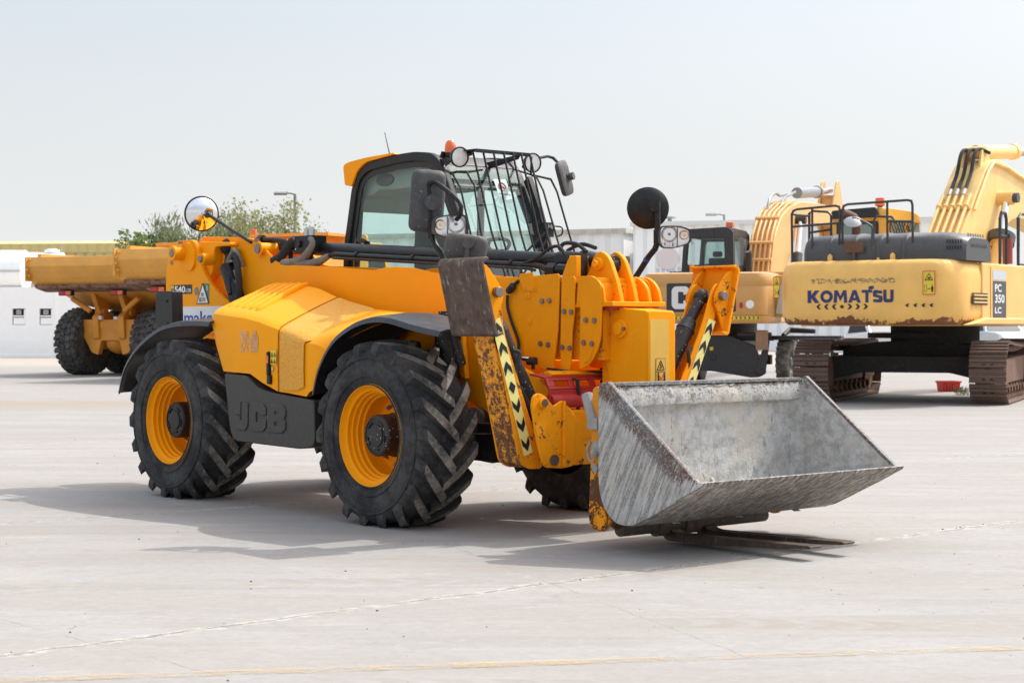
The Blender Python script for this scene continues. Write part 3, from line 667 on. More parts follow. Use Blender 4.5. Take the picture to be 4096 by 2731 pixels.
b = MB(); b.tube([(.54,-.232,1.645),(.475,-.245,1.60),(.44,-.245,1.565)], .012, 8, 0, 4); b.tube([(.505,-.25,1.615),(.455,-.25,1.575)], .024, 10); b.tube([(.44,-.245,1.55),(.44,-.245,1.47),(.475,-.245,1.38),(.525,-.245,1.29),(.555,-.245,1.22),(.548,-.245,1.14),(.575,-.245,1.12),(.70,-.245,1.11)], .0105, 8, 0, 4); b.tube([(.66,-.25,1.10),(.74,-.25,1.105)], .024, 10); b.box((.70,-.26,1.05),(.72,-.245,1.12)); b.build('sensor_cable', M['hose'], boom)
b = MB(); b.prism(fil([(.56,1.69),(.70,1.70),(.735,1.57),(.60,1.573),(.60,1.60),(.575,1.625)], .015), 'y', -.247, -.239); b.bolts([(.622,-.247,1.59),(.71,-.247,1.592)], (0,-1,0), .01, .005, 10); b.build('cable_bracket', M['yworn'], boom, bev=.002)
b = MB()
for (x_, z_) in ((.645,1.545),(.655,1.37)): b.prism(rrect(x_-.025, z_-.022, x_+.025, z_+.022, .012), 'y', -.246, -.239); b.cyl((x_,-.252,z_),(x_,-.246,z_),.008,n=10)
b.build('weld_boss', M['yellow'], boom, bev=.003)
# clevis on top of the last section
k = MB()
fin = fil([(1.02,1.62),(1.10,1.70),(1.14,1.80),(1.20,1.835),(1.28,1.79),(1.36,1.62),(1.40,1.48),(1.15,1.48)], [.02,.05,.05,.05,.05,.08,.02,.02])
for y_ in (-.105, .03): k.prism(fin, 'y', y_, y_+.035)
fin2 = fil([(1.10,1.48),(1.12,1.66),(1.30,1.665),(1.39,1.60),(1.42,1.48)], [.02,.03,.05,.06,.01])
k.prism(fin2, 'y', .135, .165); k.prism(fin2, 'y', .235, .262); k.prism(fil([(1.10,1.48),(1.12,1.66),(1.26,1.665),(1.35,1.60),(1.37,1.48)], .03), 'y', -.225, -.205)
k.box((1.10,-.225,1.465),(1.44,.265,1.497)); k.box((1.02,-.215,1.655),(1.09,-.17,1.80)); k.box((1.02,-.10,1.655),(1.06,.0,1.80)); k.prism([(.95,1.665),(1.02,1.665),(1.02,1.79),(1.0,1.76)], 'y', -.215, -.185)
k.box((1.02,-.225,1.46),(1.34,.225,1.48)); k.cyl((1.20,-.135,1.745),(1.20,-.06,1.745),.042,n=18); k.cyl((1.20,-.16,1.745),(1.20,-.12,1.745),.026,n=6)
k.build('boom_head', M['yworn'], boom, bev=.006)
k = MB(); k.cyl((1.20,-.06,1.745),(1.20,.03,1.745),.06,n=20); k.tube([(.95,-.02,1.79),(1.25,-.02,1.74)], .058, 18); k.box((1.025,-.17,1.655),(1.075,-.095,1.815)); k.cyl((1.12,.06,1.78),(1.24,.12,1.77),.03,n=10)
k.build('crowd_ram', M['dirtyblack'], boom)
k = MB(); k.box((1.14,-.20,1.44),(1.40,.24,1.466)); k.build('wear_strip', M['red'], boom)
nz = fil([(1.255,1.472),(1.655,1.436),(1.66,.955),(1.31,.945),(1.285,1.08),(1.20,1.18)], [.03,.02,.02,.01,.15,.1], 6)
k = MB(); k.prism(nz, 'y', -.122, -.104); k.prism(nz, 'y', .104, .122)
k.prism(fil([(-.122,.945),(-.122,1.438),(.122,1.432),(.122,.945)], [0,.035,.035,0]), 'x', 1.64, 1.664)
k.prism([(1.255,1.470),(1.64,1.434),(1.64,1.41),(1.255,1.445)], 'y', -.104, .104); k.box((1.22,-.104,.96),(1.64,.104,1.40))
k.cyl((1.413,-.140,1.322),(1.413,-.12,1.322),.062,n=26); k.cyl((1.405,-.155,1.322),(1.405,-.14,1.322),.042,n=24)
k.build('boom_nose', M['nose'], boom, bev=.007)
k = MB(); k.bolts([(1.465,-.141,1.322)], (0,-1,0), .013, .014, 6); k.build('pin_bolt', M['bolt'], boom)
k = MB(); Yv = (0,1,0)
k.poly((1.6662,-.122,.96), Yv, Z, fil([(.012,0),(.012,.425),(.185,.425),(.185,0)], [0,.01,.03,0]), 0)
k.quad((1.668,-.062,.962), Yv, Z, .088, .172, 1); k.quad((1.669,-.059,1.05), Yv, Z, .082, .081, 0); k.quad((1.669,-.059,.965), Yv, Z, .082, .081, 0)
for a_, b_ in (((-.05,1.06),(.014,1.06)),((.014,1.06),(-.018,1.12)),((-.018,1.12),(-.05,1.06)),((-.03,1.07),(-.005,1.085)),((-.02,1.10),(-.015,1.07))): k.tube([(1.67,a_[0],a_[1]),(1.67,b_[0],b_[1])], .0028, 4, 1)
for y_ in (-.045, .008): k.quad((1.671,y_,.975), Yv, Z, .013, .055, 1); k.cyl((1.669,y_+.006,1.038),(1.6715,y_+.006,1.038),.007,n=8,mi=1)
for a_, b_ in (((-.05,.975),(.015,1.04)),((-.05,1.04),(.015,.975))): k.tube([(1.672,a_[0],a_[1]),(1.672,b_[0],b_[1])], .002, 4, 2)
k.build('warning_decal', [M['palegold'], M['ink'], M['redink']], boom, flat=True)

# ---------------- red guard under the boom head
k = MB()
for a_, b_ in (((.96,1.01),(1.16,.985)),): pass
def slotted(rows, y0_, y1_, P0, P1, n):
    pass
P = [(1.02,1.02),(1.16,1.0),(1.20,.93),(1.20,.84)]
w_ = .62; ya = -.56
for i in range(len(P)-1):
    (xa, za), (xb, zb) = P[i], P[i+1]
    def pt(u, v): return (xa + (xb-xa)*v, ya + w_*u, za + (zb-za)*v)
    cells = [(0,1,0,.22),(0,1,.78,1)] + [(u0, u1, .22, .78) for u0, u1 in ((0,.10),(.30,.38),(.60,.68),(.90,1))] if i != 2 else [(0,1,0,1)]
    for u0, u1, v0, v1 in cells:
        a4 = [Vector(pt(u0,v0)), Vector(pt(u1,v0)), Vector(pt(u1,v1)), Vector(pt(u0,v1))]; nn = (a4[1]-a4[0]).cross(a4[3]-a4[0]).normalized()*.014
        k.loft([[tuple(p) for p in a4], [tuple(p - nn) for p in a4]])
k.cyl((1.20,-.55,.86),(1.20,.05,.86),.045,n=14); k.build('slotted_guard', M['red'], TH, bev=.003)
k = MB(); k.tube([(1.18,-.32,1.0),(1.215,-.32,.99),(1.225,-.315,.90),(1.2,-.30,.80)], .012, 6); k.tube([(1.18,-.02,1.02),(1.21,-.02,.99),(1.2,-.05,.92)], .012, 6); k.box((1.05,.04,.96),(1.20,.12,1.06)); k.tube([(.9,-.3,1.06),(1.1,-.2,1.035),(1.25,.08,1.04)], .008, 6); k.build('rubber_strap', M['hose'], TH)
k = MB(); k.prism([(.98,1.02),(1.10,1.05),(1.16,1.03),(1.10,.99)], 'y', -.48, .06); k.prism([(.9,.80),(1.25,.62),(1.25,.50),(.9,.66)], 'y', -.44, .44); k.build('front_crossmember', M['yrust'], TH, bev=.008)

# ---------------- stabilisers
def stabiliser(s):
    lean = lambda z: .18*(1.55 - z) if s > 0 else 0.0     # the far leg hangs a little steeper
    f = lambda P: [(s*-p[0], p[1]) for p in P]       # coordinates given for the near (-y) side
    fl = lambda P: [(s*-p[0] - lean(p[1]), p[1]) for p in P]
    Lg = fil(fl([(-1.075,1.60),(-1.02,1.645),(-.965,1.60),(-.945 + (.03 if s > 0 else 0),1.34),(-.60 + (.03 if s > 0 else 0),.47),(-.62,.435),(-.72,.437),(-.80,.475)]), [.05,.04,.05,.15,.03,.03,.03,.05])
    k = MB(); k.prism(Lg, 'x', 1.185, 1.20); k.prism(Lg, 'x', .985, 1.0)
    side_ = fl([(-1.06,1.42),(-.795,.482),(-.72,.445),(-.625,.445),(-.61,.455),(-.715,.462),(-.78,.49),(-1.045,1.425)]); k.prism(side_, 'x', 1.0, 1.185, 1)
    leg = k.build('stabiliser_leg', [M['yrust'], M['legrust']] if s < 0 else M['yworn'], TH, bev=.005)
    TFL = -.90 if s > 0 else -1.118
    k = MB(); sole = f([(-1.178,1.722),(-1.165,1.735),(-1.04,1.276),(-1.065,1.272)]); 
    k.prism(fil(f([(-1.185,1.735),(-1.15,1.765),(-1.118,1.762),(-1.118,1.745),(-1.14,1.742),(-1.158,1.722),(-1.045,1.295),(-1.0,1.305),(-1.0,1.289),(-1.045,1.272),(-1.068,1.285)]), [.03,.02,0,0,.02,.02,.01,0,0,.01,.01], 3), 'x', .845, 1.275, 0)
    pad = k.build('pad', M['padsteel'] if s < 0 else M['yrust'], leg, bev=.006)
    k = MB(); gus = fil(f([(-1.145,1.735),(-1.09,1.705),(-1.0,1.60),(-.965,1.545),(-.97,1.49),(-1.0,1.44),(-1.045,1.31),(-1.068,1.31),(-1.165,1.70)]), [.01,.02,.03,.04,.04,.03,.02,.005,.01])
    k.prism(gus, 'x', 1.215, 1.235); k.prism(gus, 'x', .95, .97); k.build('pad_bracket', M['yworn'] if s < 0 else M['yrust'], leg, bev=.005)
    k = MB(); k.cyl((.93, s*1.028, 1.548),(1.275, s*1.028, 1.548),.032,n=18); k.build('pad_pin', M['bolt'], leg, bev=.004)
    k = MB()
    if s < 0: P4 = [(-1.043,1.365),(-.973,1.383),(-.693,.559),(-.769,.52)]
    else: P4 = [(-.905,1.395-.0),(-.905,1.395),(-.6,.5),(-.6,.5)]
    A, Bq = Vector((-1.040,1.372)), Vector((-.768,.522)); W2 = Vector((.074,.020))
    for v_ in (0,): k.add([(1.2025, s*-p.x - lean(p.y), p.y) for p in (A, A+W2, Bq+W2, Bq)], [(0,1,2,3)], 0)
    L = (Bq-A)
    n_ = 7
    for i in range(n_):
        if i == 3:      # diamond in the middle
            c0 = A + L*((i+.5)/n_); pts = [c0 + L*-.045 + W2*.5, c0 + L*.0 + W2*.88, c0 + L*.05 + W2*.5, c0 + W2*.12]
        else:
            dn = 1 if i > 3 else -1
            c0 = A + L*((i+.5)/n_); t0 = L*.050*dn
            pts = [c0 + t0*1.0 + W2*.5, c0 - t0*.05 + W2*.92, c0 - t0*1.15 + W2*.92, c0 - t0*.1 + W2*.5, c0 - t0*1.15 + W2*.08, c0 - t0*.05 + W2*.08]
        k.add([(1.2045, s*-p.x - lean(p.y), p.y) for p in pts], [list(range(len(pts)))], 1)
    k.build('chevron_tape', [M['chev_yellow'], M['ink']], leg, flat=True)
    k = MB(); k.tube([(1.08, s*.60-lean(.95), .82),(1.08, s*.83-lean(1.23), 1.23),(1.08, s*.88-lean(1.33), 1.33)], [.062,.062,.062], 20); k.tube([(1.08, s*.87-lean(1.31),1.31),(1.08, s*.905-lean(1.38),1.38)], [.068,.05], 20); k.tube([(1.08, s*.89-lean(1.35),1.35),(1.08, s*1.0,1.545)], .04, 16); k.ball((1.08, s*1.0,1.545), .055, 12); k.build('stabiliser_ram', M['dirtyblack'], leg)
    k = MB(); P_ = [(1.18, s*.845,1.19),(1.20, s*.80,1.17),(1.20, s*.82,1.11),(1.19, s*.83,1.07),(1.18, s*.81,1.0),(1.17, s*.78,.95)]
    P_ = [(a_, b_-lean(c_), c_) for a_, b_, c_ in P_]; k.tube(P_, .014, 8, 0, 4)
    n_ = 26
    for i in range(n_):
        t_ = i/n_; k.tube([(1.17, s*(.78-.155*t_)-lean(.95), .95-.24*t_),(1.17, s*(.78-.155*(t_+.6/n_))-lean(.95), .95-.24*(t_+.6/n_))], .022, 8)
    k.tube([(1.17, s*.78-lean(.95),.95),(1.17, s*.625-lean(.95),.71)], .017, 8); k.build('ram_hose', M['hose'], leg)
    # frame bracket
    k = MB(); br = fil(f([(-.805,.84),(-.795,.90),(-.755,.922),(-.70,.905),(-.625,.833),(-.545,.872),(-.44,.76),(-.44,.455),(-.54,.441),(-.70,.452),(-.76,.62)]), [.04,.05,.05,.04,.02,.02,.02,.03,.03,.04,.05])
    k.prism(br, 'x', 1.30, 1.325); k.prism(br, 'x', .94, .96); k.box((1.325, s*.545-.01, .455),(1.342, s*.545+.01, .865)); k.prism(f([(-.44,.455),(-.44,.76),(-.30,.69),(-.15,.655),(.02,.65),(.02,.455)]), 'x', 1.29, 1.315)
    k.cyl((1.325, s*.72,.86),(1.345, s*.72,.86),.035,n=18); bk = k.build('stabiliser_bracket', M['yrust'], TH, bev=.005)
    k = MB(); k.cyl((1.325, s*.625,.497),(1.335, s*.625,.497),.036,n=18); k.cyl((1.345, s*.72,.86),(1.352, s*.72,.86),.025,n=8); k.build_each('pivot_pin', M['bolt'], bk)
stabiliser(-1); stabiliser(1)
# ---------------- bucket, hitch and forks
BY = .892
bk = MB()
back = [(2.075,1.0),(2.03,.985),(2.022,.90),(2.022,.42),(2.04,.34),(2.085,.262),(2.16,.205),(2.25,.188),(2.32,.195),(2.70,.378),(2.845,.452)]
back = dense(back, 3)
random.seed(3)
def crusted(prof, y0, y1, n, th):
    """inner skin with a lumpy coat: a grid of points"""
    rows = []
    for j in range(n+1):
        y = y0 + (y1-y0)*j/n; row = []
        for i, (x, z) in enumerate(prof):
            t = (Vector(prof[min(i+1,len(prof)-1)]) - Vector(prof[max(i-1,0)])).normalized()
            o = th + random.uniform(-.004,.006) + (.012 if i < 6 and random.random() < .5 else 0)
            row.append((x - t.y*o, y, z + t.x*o))
        rows.append(row)
    return rows
P0 = [Vector(p) for p in back]
bk.loft(crusted([tuple(p) for p in P0], -BY+.012, BY-.012, 70, .018), 0, False, False)
# stiffening beam along the top edge
lo_ = [(2.03,.982),(2.07,.976),(2.092,.915),(2.084,.868),(2.036,.85)]
rows = []
for j in range(71):
    y = -BY+.012 + (2*BY-.024)*j/70
    rows.append([(x + random.uniform(-.004,.005), y, z + random.uniform(-.005,.004)) for x, z in lo_])
bk.loft(rows, 0, True, True)
# fillets of set concrete in the side corners
for s in (-1, 1):
    rows = []
    for i, p in enumerate(P0[3:-7]):
        t = (P0[min(i+4,len(P0)-1)] - P0[i+2]).normalized(); nn = Vector((-t.y, t.x))
        a = p + nn*.02; b = p + nn*(.075 + random.uniform(-.01,.012)); c_ = p + nn*.045
        rows.append([(a.x, s*(BY-.085-random.uniform(-.008,.01)), a.y),(c_.x, s*(BY-.04), c_.y),(b.x, s*(BY-.011), b.y)])
    bk.loft(rows, 0, False, False)
    # crusted inner face of the side plate
    SP = [(2.03,.98),(2.10,1.0),(2.805,.457),(2.70,.40),(2.32,.215),(2.16,.225),(2.06,.32),(2.035,.45)]
    rows = []
    n = 16
    for j in range(n+1):
        z = .22 + (1.0-.22)*j/n
        x0_ = 2.03 + max(0, .33-z)*.9; x1_ = min(2.80, 2.10 + (1.0-z)*1.30) if z > .45 else min(2.80, 2.30 + (z-.20)*2.05)
        rows.append([(x0_ + (x1_-x0_)*i/20, s*(BY-.011-random.uniform(0,.006)), z) for i in range(21)])
    bk.loft(rows, 0, False, False)
bucket_in = None
sh = MB()
for a, b in zip(back[:-1], back[1:]): pass
sh.sheet(back, 'y', -BY+.010, BY-.010, .016, 0)
side = fil([(2.018,.985),(2.055,.99),(2.103,1.018),(2.838,.455),(2.80,.432),(2.70,.372),(2.40,.228),(2.32,.192),(2.25,.180),(2.16,.188),(2.085,.245),(2.035,.33),(2.018,.42)], [.01,.01,.015,.008,.01,.01,.05,.05,.05,.05,.05,.05,.05])
for s in (-1, 1):
    sh.prism(side, 'y', s*(BY-.010), s*(BY+.010))
    sh.prism([(2.06,.985),(2.103,1.016),(2.832,.457),(2.735,.405),(2.66,.455)], 'y', s*(BY+.010), s*(BY+.019))     # edge doubler
sh.prism([(2.655,.352),(2.85,.452),(2.862,.470),(2.84,.472),(2.645,.372)], 'y', -BY-.025, BY+.025)                      # cutting edge
sh.box((2.00,-BY+.02,.985),(2.075,BY-.02,1.004))
for y_ in (-.5,.05,.6): sh.prism([(2.02,.30),(2.10,.235),(2.25,.165),(2.30,.17),(2.25,.188),(2.022,.42)], 'y', y_-.01, y_+.01)
bkt = sh.build('bucket', M['crust_out'], TH, bev=.004)
bk.build('concrete_crust', M['crust_in'], bkt, ang=50)
# quick hitch cheeks and carriage
k = MB()
ck = fil([(1.86,.965),(1.91,.985),(1.99,.83),(2.01,.70),(2.01,.36),(2.03,.20),(1.955,.105),(1.85,.125),(1.825,.21),(1.845,.52)], [.03,.03,.05,.05,.05,.03,.07,.06,.05,.1])
hitch = []
for s in (-1, 1):
    k = MB(); hitch.append(k); k.prism(ck, 'y', s*.80, s*.775); k.prism(ck, 'y', s*.66, s*.635)
    k.lathe([(.075,0),(.075,.012),(.062,.014),(.060,.008),(.0,.008)], (1.915, s*.80, .195), (0,s,0), 28, 1)
hcm = paint('scraped_hitch_paint', (.76,.29,.01), .5, .15, .15, rust=(.26,5), grad=('z',.55,.40,.15), scratch=1.0, spec=.2); hcm2 = paint('hitch_ring_paint', (.94,.33,.003), .5, .12, .1, rust=(.5,14), spec=.2)
for o_ in hitch: o_.build('hitch_cheek', [hcm, hcm2], TH, bev=.005)
k = MB(); k.cyl((1.945,-.66,.115),(1.945,.66,.115),.043,n=18); k.cyl((1.945,-.36,.11),(1.945,-.27,.11),.06,n=18); k.cyl((1.945,-.12,.11),(1.945,.02,.11),.06,n=18)
k.box((1.72,-.62,.30),(1.93,.62,.42)); k.box((1.72,-.62,.74),(1.90,.62,.86)); k.box((1.70,-.40,.30),(1.80,.40,.90)); k.cyl((1.90,-.66,.62),(1.90,.66,.62),.035,n=14)
k.build('fork_carriage', paint('grimy_carriage_paint', (.10,.085,.07), .7, .3, .4, rust=(.4,6)), TH, bev=.006)
for i, y_ in enumerate((-.20, .10)):
    k = MB(); pf = [(1.905,.75),(1.905,.07),(1.925,.030),(1.96,.018),(2.30,.020),(3.07,.070),(3.085,.082),(3.06,.088),(2.05,.066),(2.0,.075),(1.965,.11),(1.958,.16),(1.958,.75)]
    k.prism(fil(pf, .02, 3), 'y', y_-.052, y_+.052); k.build('fork', M['darksteel'], TH, bev=.005)
k = MB(); k.tube([(1.80,-.79,.93),(1.86,-.80,.80),(1.90,-.80,.74)], [.035,.035,.03], 10); k.box((1.84,-.83,.72),(1.93,-.79,.79)); k.build('hitch_lever', paint('concrete_lever', (.38,.37,.35), .8, .3, .3), TH, bev=.006)
k = MB(); k.ball((1.93,-.82,.62), .045, 10, 0, (1,.7,.9)); k.ball((1.915,-.83,.585), .03, 10); k.tube([(1.88,-.83,.65),(1.86,-.84,.60),(1.88,-.84,.54),(1.91,-.83,.53)], .009, 6, 0, 4); k.bolts([(1.91,-.80,.49)], (0,-1,0), .025, .03, 10); k.build('linch_pin', paint('concrete_pin', (.34,.33,.31), .85, .4, .3), TH)

# ---------------- cab
CB = MB()
outer = fil([(-2.14,1.45),(-2.103,2.012),(-2.068,2.144),(-1.998,2.455),(-1.93,2.565),(-1.80,2.63),(-1.417,2.664),(-1.191,2.668),(-.975,2.645),(-.865,2.56),(-.80,2.435),(-.655,2.16),(-.38,1.45)], [0,.1,.1,.08,.06,.06,.05,.05,.08,.08,.1,.1,0])
def inset(P, d):
    out = []; n = len(P)
    area = sum(P[i][0]*P[(i+1) % n][1]-P[(i+1) % n][0]*P[i][1] for i in range(n)); sg = 1 if area > 0 else -1
    for i in range(n):
        p, a, b = Vector(P[i]), Vector(P[i-1]), Vector(P[(i+1) % n])
        e1 = (p-a); e2 = (b-p)
        if e1.length < 1e-6 or e2.length < 1e-6: e1 = e2 if e1.length < 1e-6 else e1
        n1 = Vector((-e1.y, e1.x)).normalized(); n2 = Vector((-e2.y, e2.x)).normalized(); q = (n1+n2)
        q = q.normalized()/max(.5, q.normalized().dot(n1)) if q.length > 1e-6 else n1
        out.append(tuple(p + q*d*sg))
    return out
inner = [(x, max(z, 1.52)) for x, z in inset(outer, .055)]
ring = shape2d([outer, inner], .02, .008)
CB.mesh2d(ring, (0,.245,0), X, Z); CB.mesh2d(ring, (0,.985,0), X, Z)
# roof, headers, sills, corner posts between the two sides
CB.prism(fil([(-1.98,2.50),(-1.86,2.60),(-1.417,2.655),(-1.191,2.66),(-.975,2.64),(-.88,2.565),(-.90,2.545),(-1.2,2.60),(-1.45,2.60),(-1.85,2.55)], .02), 'y', .26, .97)
CB.prism([(-.93,2.565),(-.865,2.56),(-.80,2.45),(-.845,2.44)], 'y', .26, .97)
CB.box((-2.15,.24,1.30),(-.36,.99,1.53)); CB.box((-2.12,.26,1.50),(-2.06,.97,1.62)); CB.prism([(-.47,1.50),(-.40,1.50),(-.43,1.62),(-.50,1.62)], 'y', .26, .97)
cab = CB.build('cab', M['black'], TH, bev=0, ang=40)
k = MB(); k.prism(fil([(-2.10,2.63),(-2.075,2.47),(-1.985,2.455),(-1.92,2.572),(-1.80,2.637),(-1.42,2.671),(-1.43,2.684),(-1.80,2.672),(-2.03,2.652)], [.03,.02,.02,.06,.05,.01,.01,.05,.03]), 'y', .20, 1.02); k.build('roof_corner', M['yellow'], cab, bev=.015)
frit_in = [(x, max(z, 1.56)) for x, z in inset(outer, .11)]
for y_ in (.236, .994):
    k = MB(); k.mesh2d(shape2d([[(x, max(z,1.53)) for x, z in inset(outer, .04)], frit_in], .0015, 0), (0,y_,0), X, Z); k.build('window_border', M['ink'], cab)
    k = MB(); k.add([(x, y_ + (.004 if y_ < .5 else -.004), z) for x, z in [(x, max(z,1.54)) for x, z in inset(outer, .045)]], [list(range(len(outer)))]); k.build('window', M['glass'], cab, flat=True)
k = MB(); k.add([(-.83,.27,2.545),(-.83,.96,2.545),(-.66,.96,2.22),(-.42,.96,1.60),(-.42,.27,1.60),(-.66,.27,2.22)], [(0,1,2,5),(5,2,3,4)]); k.build('windscreen', M['glass'], cab, ang=60)
k = MB(); k.add([(-2.06,.27,2.16),(-2.06,.96,2.16),(-1.97,.96,2.50),(-1.97,.27,2.50)], [(0,1,2,3)]); k.add([(-2.09,.27,1.62),(-2.09,.96,1.62),(-2.06,.96,2.16),(-2.06,.27,2.16)], [(0,1,2,3)]); k.build('rear_window', M['glass'], cab, ang=60)
k = MB()        # pillars seen through the glass
k.tube([(-1.30,.965,1.5),(-1.28,.965,2.58)], .03, 8); k.tube([(-1.98,.93,2.46),(-2.07,.93,1.62)], .03, 8); k.tube([(-1.98,.30,2.46),(-2.07,.30,1.62)], .025, 8); k.box((-2.06,.27,1.53),(-.5,.96,1.56)); k.build('pillar_trim', M['ink'], cab)
k = MB()
k.prism(fil([(-2.03,2.30),(-1.98,2.46),(-1.86,2.555),(-1.45,2.60),(-1.2,2.60),(-.93,2.55),(-.90,2.46),(-1.0,2.44),(-1.2,2.415),(-1.5,2.41),(-1.76,2.42),(-1.82,2.385),(-1.93,2.37),(-1.99,2.24)], .03), 'y', .30, .96)
k.build('headliner', M['liner'], cab, bev=.01)
k = MB(); k.prism(circ(-1.66,2.49,.11,24,.045), 'y', .285, .305); k.prism([(-.90,2.47),(-.86,2.50),(-.80,2.40),(-.84,2.38)], 'y', .3, .93); k.build('roof_speaker', M['plastic'], cab)
k = MB()
k.loft([[(x_, .42 + w, z_) if False else (x_ + dx, yy, z_) for dx, yy in ((0,.62-w),(.06,.62-w*1.0),(.10,.62-w*.8),(.10,.62+w*.8),(.06,.62+w),(0,.62+w),(-.05,.62+w*.7),(-.05,.62-w*.7))] for x_, z_, w in ((-1.36,1.52,.23),(-1.38,1.70,.25),(-1.42,1.90,.235),(-1.46,2.02,.19),(-1.48,2.09,.17),(-1.49,2.13,.13),(-1.49,2.145,.06))])
k.box((-1.38,.40,1.48),(-.90,.84,1.60)); k.box((-1.30,.34,1.66),(-1.0,.40,1.72)); k.build('seat', M['seat'], cab, bev=.02)
k = MB(); cw, nw = Vector((-.80,.62,1.92)), Vector((-.45,0,.9)).normalized(); u_ = Vector((0,1,0)); v_ = nw.cross(u_)
k.tube([cw + (u_*math.cos(a_*math.pi/12) + v_*math.sin(a_*math.pi/12))*.18 for a_ in range(25)], .015, 8)
for a_ in (0, 2.1, 4.2): k.tube([cw, cw + (u_*math.cos(a_)+v_*math.sin(a_))*.18], .012, 6)
k.tube([cw, cw - nw*.45], .03, 10); k.ball(cw, .04, 10); k.prism([(-.55,1.5),(-.62,1.88),(-.78,1.86),(-.80,1.5)], 'y', .45, .8); k.build('steering_wheel', M['ink'], cab)
k = MB(); k.tube([(-1.9,.24,2.02),(-1.86,.232,2.015),(-1.82,.228,2.0)], .018, 8); k.cyl((-1.80,.235,1.99),(-1.80,.222,1.99),.022,n=12); k.build('window_catch', M['black'], cab)
k = MB(); k.tube([(-1.90,.55,2.63),(-1.915,.55,2.66),(-2.005,.55,2.905)], [.010,.006,.0025], 6); k.ball((-2.005,.55,2.906), .006, 6); k.build('antenna', M['ink'], cab)
k = MB(); k.cyl((-.80,.26,2.615),(-.80,.26,2.64),.045,n=20,mi=1); k.lathe([(.044,0),(.0445,.02),(.043,.05),(.036,.078),(.022,.093),(.0,.098)], (-.80,.26,2.64), (0,0,1), 24, 0); k.prism([(.18,2.60),(.30,2.60),(.29,2.645),(.20,2.65)], 'x', -.835, -.825, 1)
k.tube([(-.78,.2,2.6),(-.72,.2,2.57),(-.74,.16,2.53)], .006, 6, 1); k.build('beacon', [M['orange_lens'], M['black']], cab)
for y_ in (.17, .893):
    k = MB(); c_ = Vector((-.585, y_, 2.588)); dv = Vector((1,-.12,-.10)).normalized()
    k.lathe([(.02,-.075),(.05,-.06),(.072,-.02),(.077,0),(.077,.012),(.070,.014),(.066,.006),(.0,.008)], c_, dv, 26, 0, seg=[0,0,0,0,0,0,1])
    k.tube([c_ - dv*.06, c_ + Vector((-.14,.03,-.02))], .014, 8, 0); k.build('work_lamp', [M['black'], M['lamp'], ], cab)
k = MB()
for i, (xt, yt, xb) in enumerate(((-.49,.21,-.06),(-.466,.29,-.06),(-.443,.37,-.055),(-.432,.46,-.045),(-.419,.54,-.04),(-.416,.62,-.03),(-.41,.70,-.02))):
    k.tube([(xt+.01, yt, 2.632),(xt+.02, yt, 2.60),((xt+xb)/2+.012, yt, 2.02),(xb, yt, 1.60)], 0.0078, 8)
k.box((-.57,.195,2.632),(-.42,.72,2.640)); k.box((-.425,.195,2.612),(-.418,.72,2.636))
k.tube([(-.86,.24,2.52),(-.53,.05,2.456),(-.52,.09,2.47),(-.416,.10,2.462),(-.45,.28,2.49)], .0075, 8)
k.tube([(-.52,.05,2.455),(-.421,.05,2.337),(-.276,.05,1.905),(-.20,.05,1.68)], 0.0078, 8); k.tube([(-.416,.10,2.462),(-.329,.10,2.362),(-.228,.10,1.90),(-.16,.1,1.62)], 0.0078, 8)
for a_, y_ in ((0,.84),(.0,.98)): k.tube([(-.52,.82,2.49),(-.47,y_,2.46),(-.40,y_,2.36),(-.22,y_,1.93),(-.1,y_,1.62)], 0.0078, 8)
k.tube([(-.30,.05,1.60),(-.02,.20,1.60),(-.02,.98,1.60)], .012, 8); k.tube([(-.86,.94,2.56),(-.52,.82,2.49),(-.40,.72,2.61)], .0075, 8)
for y_ in (.24,.70): k.prism([(-.90,2.60),(-.56,2.632),(-.50,2.632),(-.53,2.60),(-.86,2.55)], 'y', y_-.004, y_+.004)
k.build('window_guard', M['black'], cab)
k = MB()
k.prism([(-.78,2.46),(-.73,2.50),(-.62,2.28),(-.37,1.62),(-.42,1.62),(-.67,2.26)], 'y', .975, 1.02, 0)
for i in range(7): k.prism(rrect(-.648+.036*i, 2.20-.087*i, -.622+.036*i, 2.25-.087*i, .01), 'y', .970, .975, 1)
k.tube([(-.45,.90,2.05),(-.52,.55,1.72)], .008, 6); k.tube([(-.43,.93,2.03),(-.45,.62,1.66)], .008, 6); k.bolts([(-.49,.96,2.10),(-.47,1.0,2.10)], (.7,-.7,0), .02, .02, 10, 2); k.tube([(-.44,1.0,2.10),(-.40,1.03,2.09),(-.40,1.03,2.04),(-.44,1.01,2.02)], .006, 6, 0, 4); k.box((-.52,.93,2.02),(-.47,1.01,2.13))
k.build('wiper_rail', [M['black'], M['plastic'], M['silver']], cab)
# windscreen notice
wx = lambda z: -.83 + (2.545-z)*.523 + .012
k = MB(); UZ = Vector((-.523,0,1)).normalized(); o_ = Vector((wx(2.28),.66,2.28))
k.add([o_ + Vector((.001,0,0)), o_ + Vector((.001,.13,0)), o_ + Vector((.001,.13,0)) + UZ*.21, o_ + Vector((.001,0,0)) + UZ*.21], [(0,1,2,3)], 0)
cc_ = o_ + Vector((.005,.065,0)) + UZ*.145
k.tube([cc_ + Vector((0,1,0))*.034*math.cos(a_*math.pi/10) + UZ*.034*math.sin(a_*math.pi/10) for a_ in range(21)], .0032, 5, 1); k.tube([cc_ + Vector((0,-.022,0)) + UZ*.022, cc_ + Vector((0,.022,0)) - UZ*.022], .003, 5, 1)
k.mesh2d(text2d('No smoking', .02, .11, bold=.01), o_ + Vector((.004,.01,0)) + UZ*.065, Vector((0,1,0)), UZ, 2)
